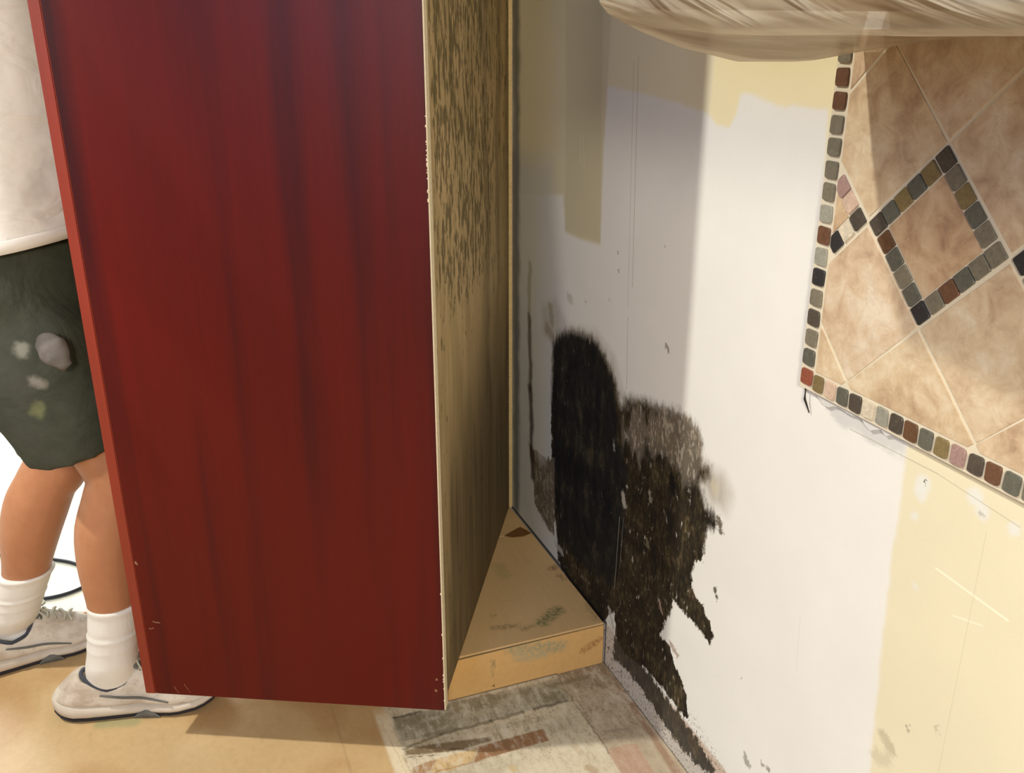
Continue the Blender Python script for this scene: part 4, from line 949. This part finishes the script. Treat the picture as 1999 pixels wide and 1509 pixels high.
# trainers
tm = NT('scuffed_white_leather', .65, .3); t1 = tm.noise(18, (1, 1, 1.5), 4, .6); t2 = tm.noise(60, (1, 1, 1), 4, .7)
tcol = tm.mix(tm.step(t1, .40, .66), (.70, .64, .56), (.52, .44, .36)); tm.color(tm.mix(tm.math('MULTIPLY', tm.step(t2, .56, .72), .45), tcol, (.30, .26, .20))); tm.bump(t1, .5, .008)
midm = simple('pale_midsole', (.62, .55, .47), .7, .2, .2, 30, .2)
outm = simple('dark_outsole', (.030, .026, .030), .8, .2, .3, 60)
greym = simple('grey_trim', (.16, .16, .15), .8, .2, .3, 60)
lacem = simple('grimy_lace', (.52, .50, .40), .9, .1, .2, 80)
def shoe(heel, d, L=.302, pitch=0.0):
    s = Vector((-d.y, d.x, 0)); up = Vector((0, 0, 1))
    rt = empty('tmp'); bpy.data.objects.remove(rt)
    def W(x, y, z): return heel + d * x + s * y + up * (z)
    def half(t):      # half width of the sole
        return float(np.interp(t, [0, .04, .12, .3, .5, .7, .85, .95, 1.0], [.012, .026, .036, .037, .037, .047, .046, .033, .010]))
    def spring(t): return float(np.interp(t, [0, .08, .2, .75, .9, 1.0], [.012, .003, 0, 0, .008, .022]))
    n = 40
    def outline(k0, k1, z0f, z1f, grow, name, mat, bulge=0.0):
        bm = bmesh.new(); rg = []
        for i in range(n + 1):
            t = i / n; w = half(t) + grow; z0 = z0f(t) + spring(t); z1 = z1f(t) + spring(t); x = (t * (L + 2 * grow)) - grow
            m = 12; ring = []
            for k in range(m):
                a = 2 * math.pi * k / m; cx_, cz_ = math.cos(a), math.sin(a)
                e = .35; yy = math.copysign(abs(cx_) ** e, cx_) * w; zz = math.copysign(abs(cz_) ** e, cz_)
                ring.append(bm.verts.new(W(x, yy * (1 + bulge * (1 - abs(zz))), (z0 + z1) / 2 + zz * (z1 - z0) / 2)))
            rg.append(ring)
        for a, b in zip(rg, rg[1:]):
            for k in range(12): bm.faces.new((a[k], a[(k + 1) % 12], b[(k + 1) % 12], b[k]))
        bm.faces.new(rg[0][::-1]); bm.faces.new(rg[-1])
        return obj(name, bm, mat, None, True)
    up_z = lambda t: float(np.interp(t, [0, .1, .3, .6, 1], [.030, .030, .026, .020, .016]))
    outsole = outline(0, 1, lambda t: 0.0005, lambda t: .008, .001, 'outsole', outm)
    mids = outline(0, 1, lambda t: .007, lambda t: up_z(t) + .006, .0015, 'midsole', midm, .06)
    # upper
    bm = bmesh.new(); rg = []
    for i in range(n + 1):
        t = i / n; w = half(t) - .001; x = t * L; z0 = up_z(t) + spring(t)
        ht = float(np.interp(t, [0, .04, .10, .17, .24, .34, .44, .52, .60, .72, .84, .93, 1.0], [.040, .056, .076, .090, .082, .066, .072, .098, .092, .074, .056, .044, .022])) + spring(t) * .5
        topw = float(np.interp(t, [0, .08, .2, .3, .45, .56, .7, .85, 1], [.5, .6, .80, .90, .88, .60, .5, .5, .4])) * w
        op = .19 < t < .50; ring = []
        prof = [(-1.0, 0), (-1.02, .25), (-.97, .5), (-.5 - .5 * topw / w, .78)]
        side = [(w * a * (1.0), z0 + (ht - z0) * b) for a, b in prof[:3]] + [(-(w * .35 + topw * .65), z0 + (ht - z0) * .80), (-topw, ht - .002)]
        zin = ht if not op else ht - .030
        mid_ = [(-topw * .75, ht + (0 if op else .004)) , (0, zin + (.007 if not op else 0)), (topw * .75, ht + (0 if op else .004))]
        if op: mid_ = [(-topw * .82, ht), (-topw * .72, zin), (topw * .72, zin), (topw * .82, ht)][:1] + [(0, zin)] + [(topw * .82, ht)]
        pts = side + mid_ + [(-a, b) for a, b in side[::-1]]
        for yy, zz in pts: ring.append(bm.verts.new(W(x, yy, zz)))
        rg.append(ring)
    m = len(rg[0])
    for a, b in zip(rg, rg[1:]):
        for k in range(m - 1): bm.faces.new((a[k], a[k + 1], b[k + 1], b[k]))
        bm.faces.new((a[m - 1], a[0], b[0], b[m - 1]))
    bm.faces.new(rg[0][::-1]); bm.faces.new(rg[-1])
    root = obj('shoe', bm, tm.m, wk, True)
    q = root.modifiers.new('s', 'SUBSURF'); q.levels = 1; q.render_levels = 1
    outsole.parent = root; mids.parent = root
    # collar lining: dark rim around the ankle opening
    bm = bmesh.new(); pts = []
    for k in range(41):
        a = 2 * math.pi * k / 40; t = .345 + .165 * math.cos(a); w = half(t) * .80 * math.sin(a) ** 1 
        ht = float(np.interp(t, [.10, .17, .24, .34, .44, .52], [.076, .090, .082, .066, .072, .098]))
        pts.append(W(t * L, half(t) * .90 * math.sin(a), ht + .001))
    tube(bm, pts, .0038, 8, False); obj('collar', bm, simple('collar_lining', (.06, .065, .085), .8, .2), root, True)
    # tongue
    bm = bmesh.new(); rings_mesh(bm, [(W(.58 * L, 0, .088), .020, .006, s, up), (W(.52 * L, 0, .104), .024, .007, s, (up + d).normalized()), (W(.485 * L, 0, .122), .022, .006, s, d), (W(.48 * L, 0, .130), .012, .004, s, d)], 16); obj('tongue', bm, greym, root, True)
    # laces
    for i in range(5):
        t = .54 + i * .05; ht = float(np.interp(t, [.52, .60, .72, .84], [.098, .092, .074, .056])) + .010
        bm = bmesh.new(); y = .022; sgn = 1 if i % 2 else -1
        tube(bm, cat([W(t * L, -y, ht - .008), W(t * L + .004 * sgn, -y * .5, ht), W(t * L, 0, ht + .002), W(t * L - .004 * sgn, y * .5, ht), W(t * L, y, ht - .008)], 5), .0026, 8); obj('lace', bm, lacem, root, True)
    for off in (-1, 1):
        bm = bmesh.new(); c0 = W(.54 * L, off * .004, .112); tube(bm, cat([c0, c0 + s * off * .02 + up * .008, c0 + s * off * .034 - up * .004 + d * .012, c0 + s * off * .016 - up * .004 + d * .016, c0 + d * .004], 6), .0020, 8); obj('lace', bm, lacem, root, True)
    # side panels and arch trim on the outer side (towards the viewer) and on the other side
    for off in (-1, 1):
        bm = bmesh.new(); rs = []
        for k in range(15):
            t = .48 + .16 * k / 14; w = half(t) + .0025; zz = .0012 + spring(t); hgt = .016 * math.sin(math.pi * k / 14) + .002
            rs.append([bm.verts.new(W(t * L, off * (w + dr_), zz + dz_)) for dz_, dr_ in ((0, 0), (0, .0015), (hgt, .0015), (hgt, 0))])
        for a, b in zip(rs, rs[1:]):
            for k in range(3): bm.faces.new((a[k], a[k + 1], b[k + 1], b[k]))
        obj('arch_trim', bm, greym, root, True)
        bm = bmesh.new()
        tube(bm, cat([W(.30 * L, off * (half(.30) * .99), .058), W(.42 * L, off * (half(.42) * 1.03), .050), W(.55 * L, off * (half(.55) * 1.04), .046), W(.70 * L, off * (half(.70) * 1.02), .034)], 6), [.0015 + .001 * math.sin(i * .18) for i in range(19)], 6)
        obj('side_stripe', bm, greym, root, True)
    return root
s1_ = shoe(Vector((-.890, 1.476, 0)), DR, .312); s1_['label'] = 'scuffed white trainer on the near foot, toe under the cabinet'
s2_ = shoe(AL - DL * .118 - Vector((0, 0, AL.z)), DL, .30); s2_['label'] = 'scuffed grey-brown trainer on the far foot'
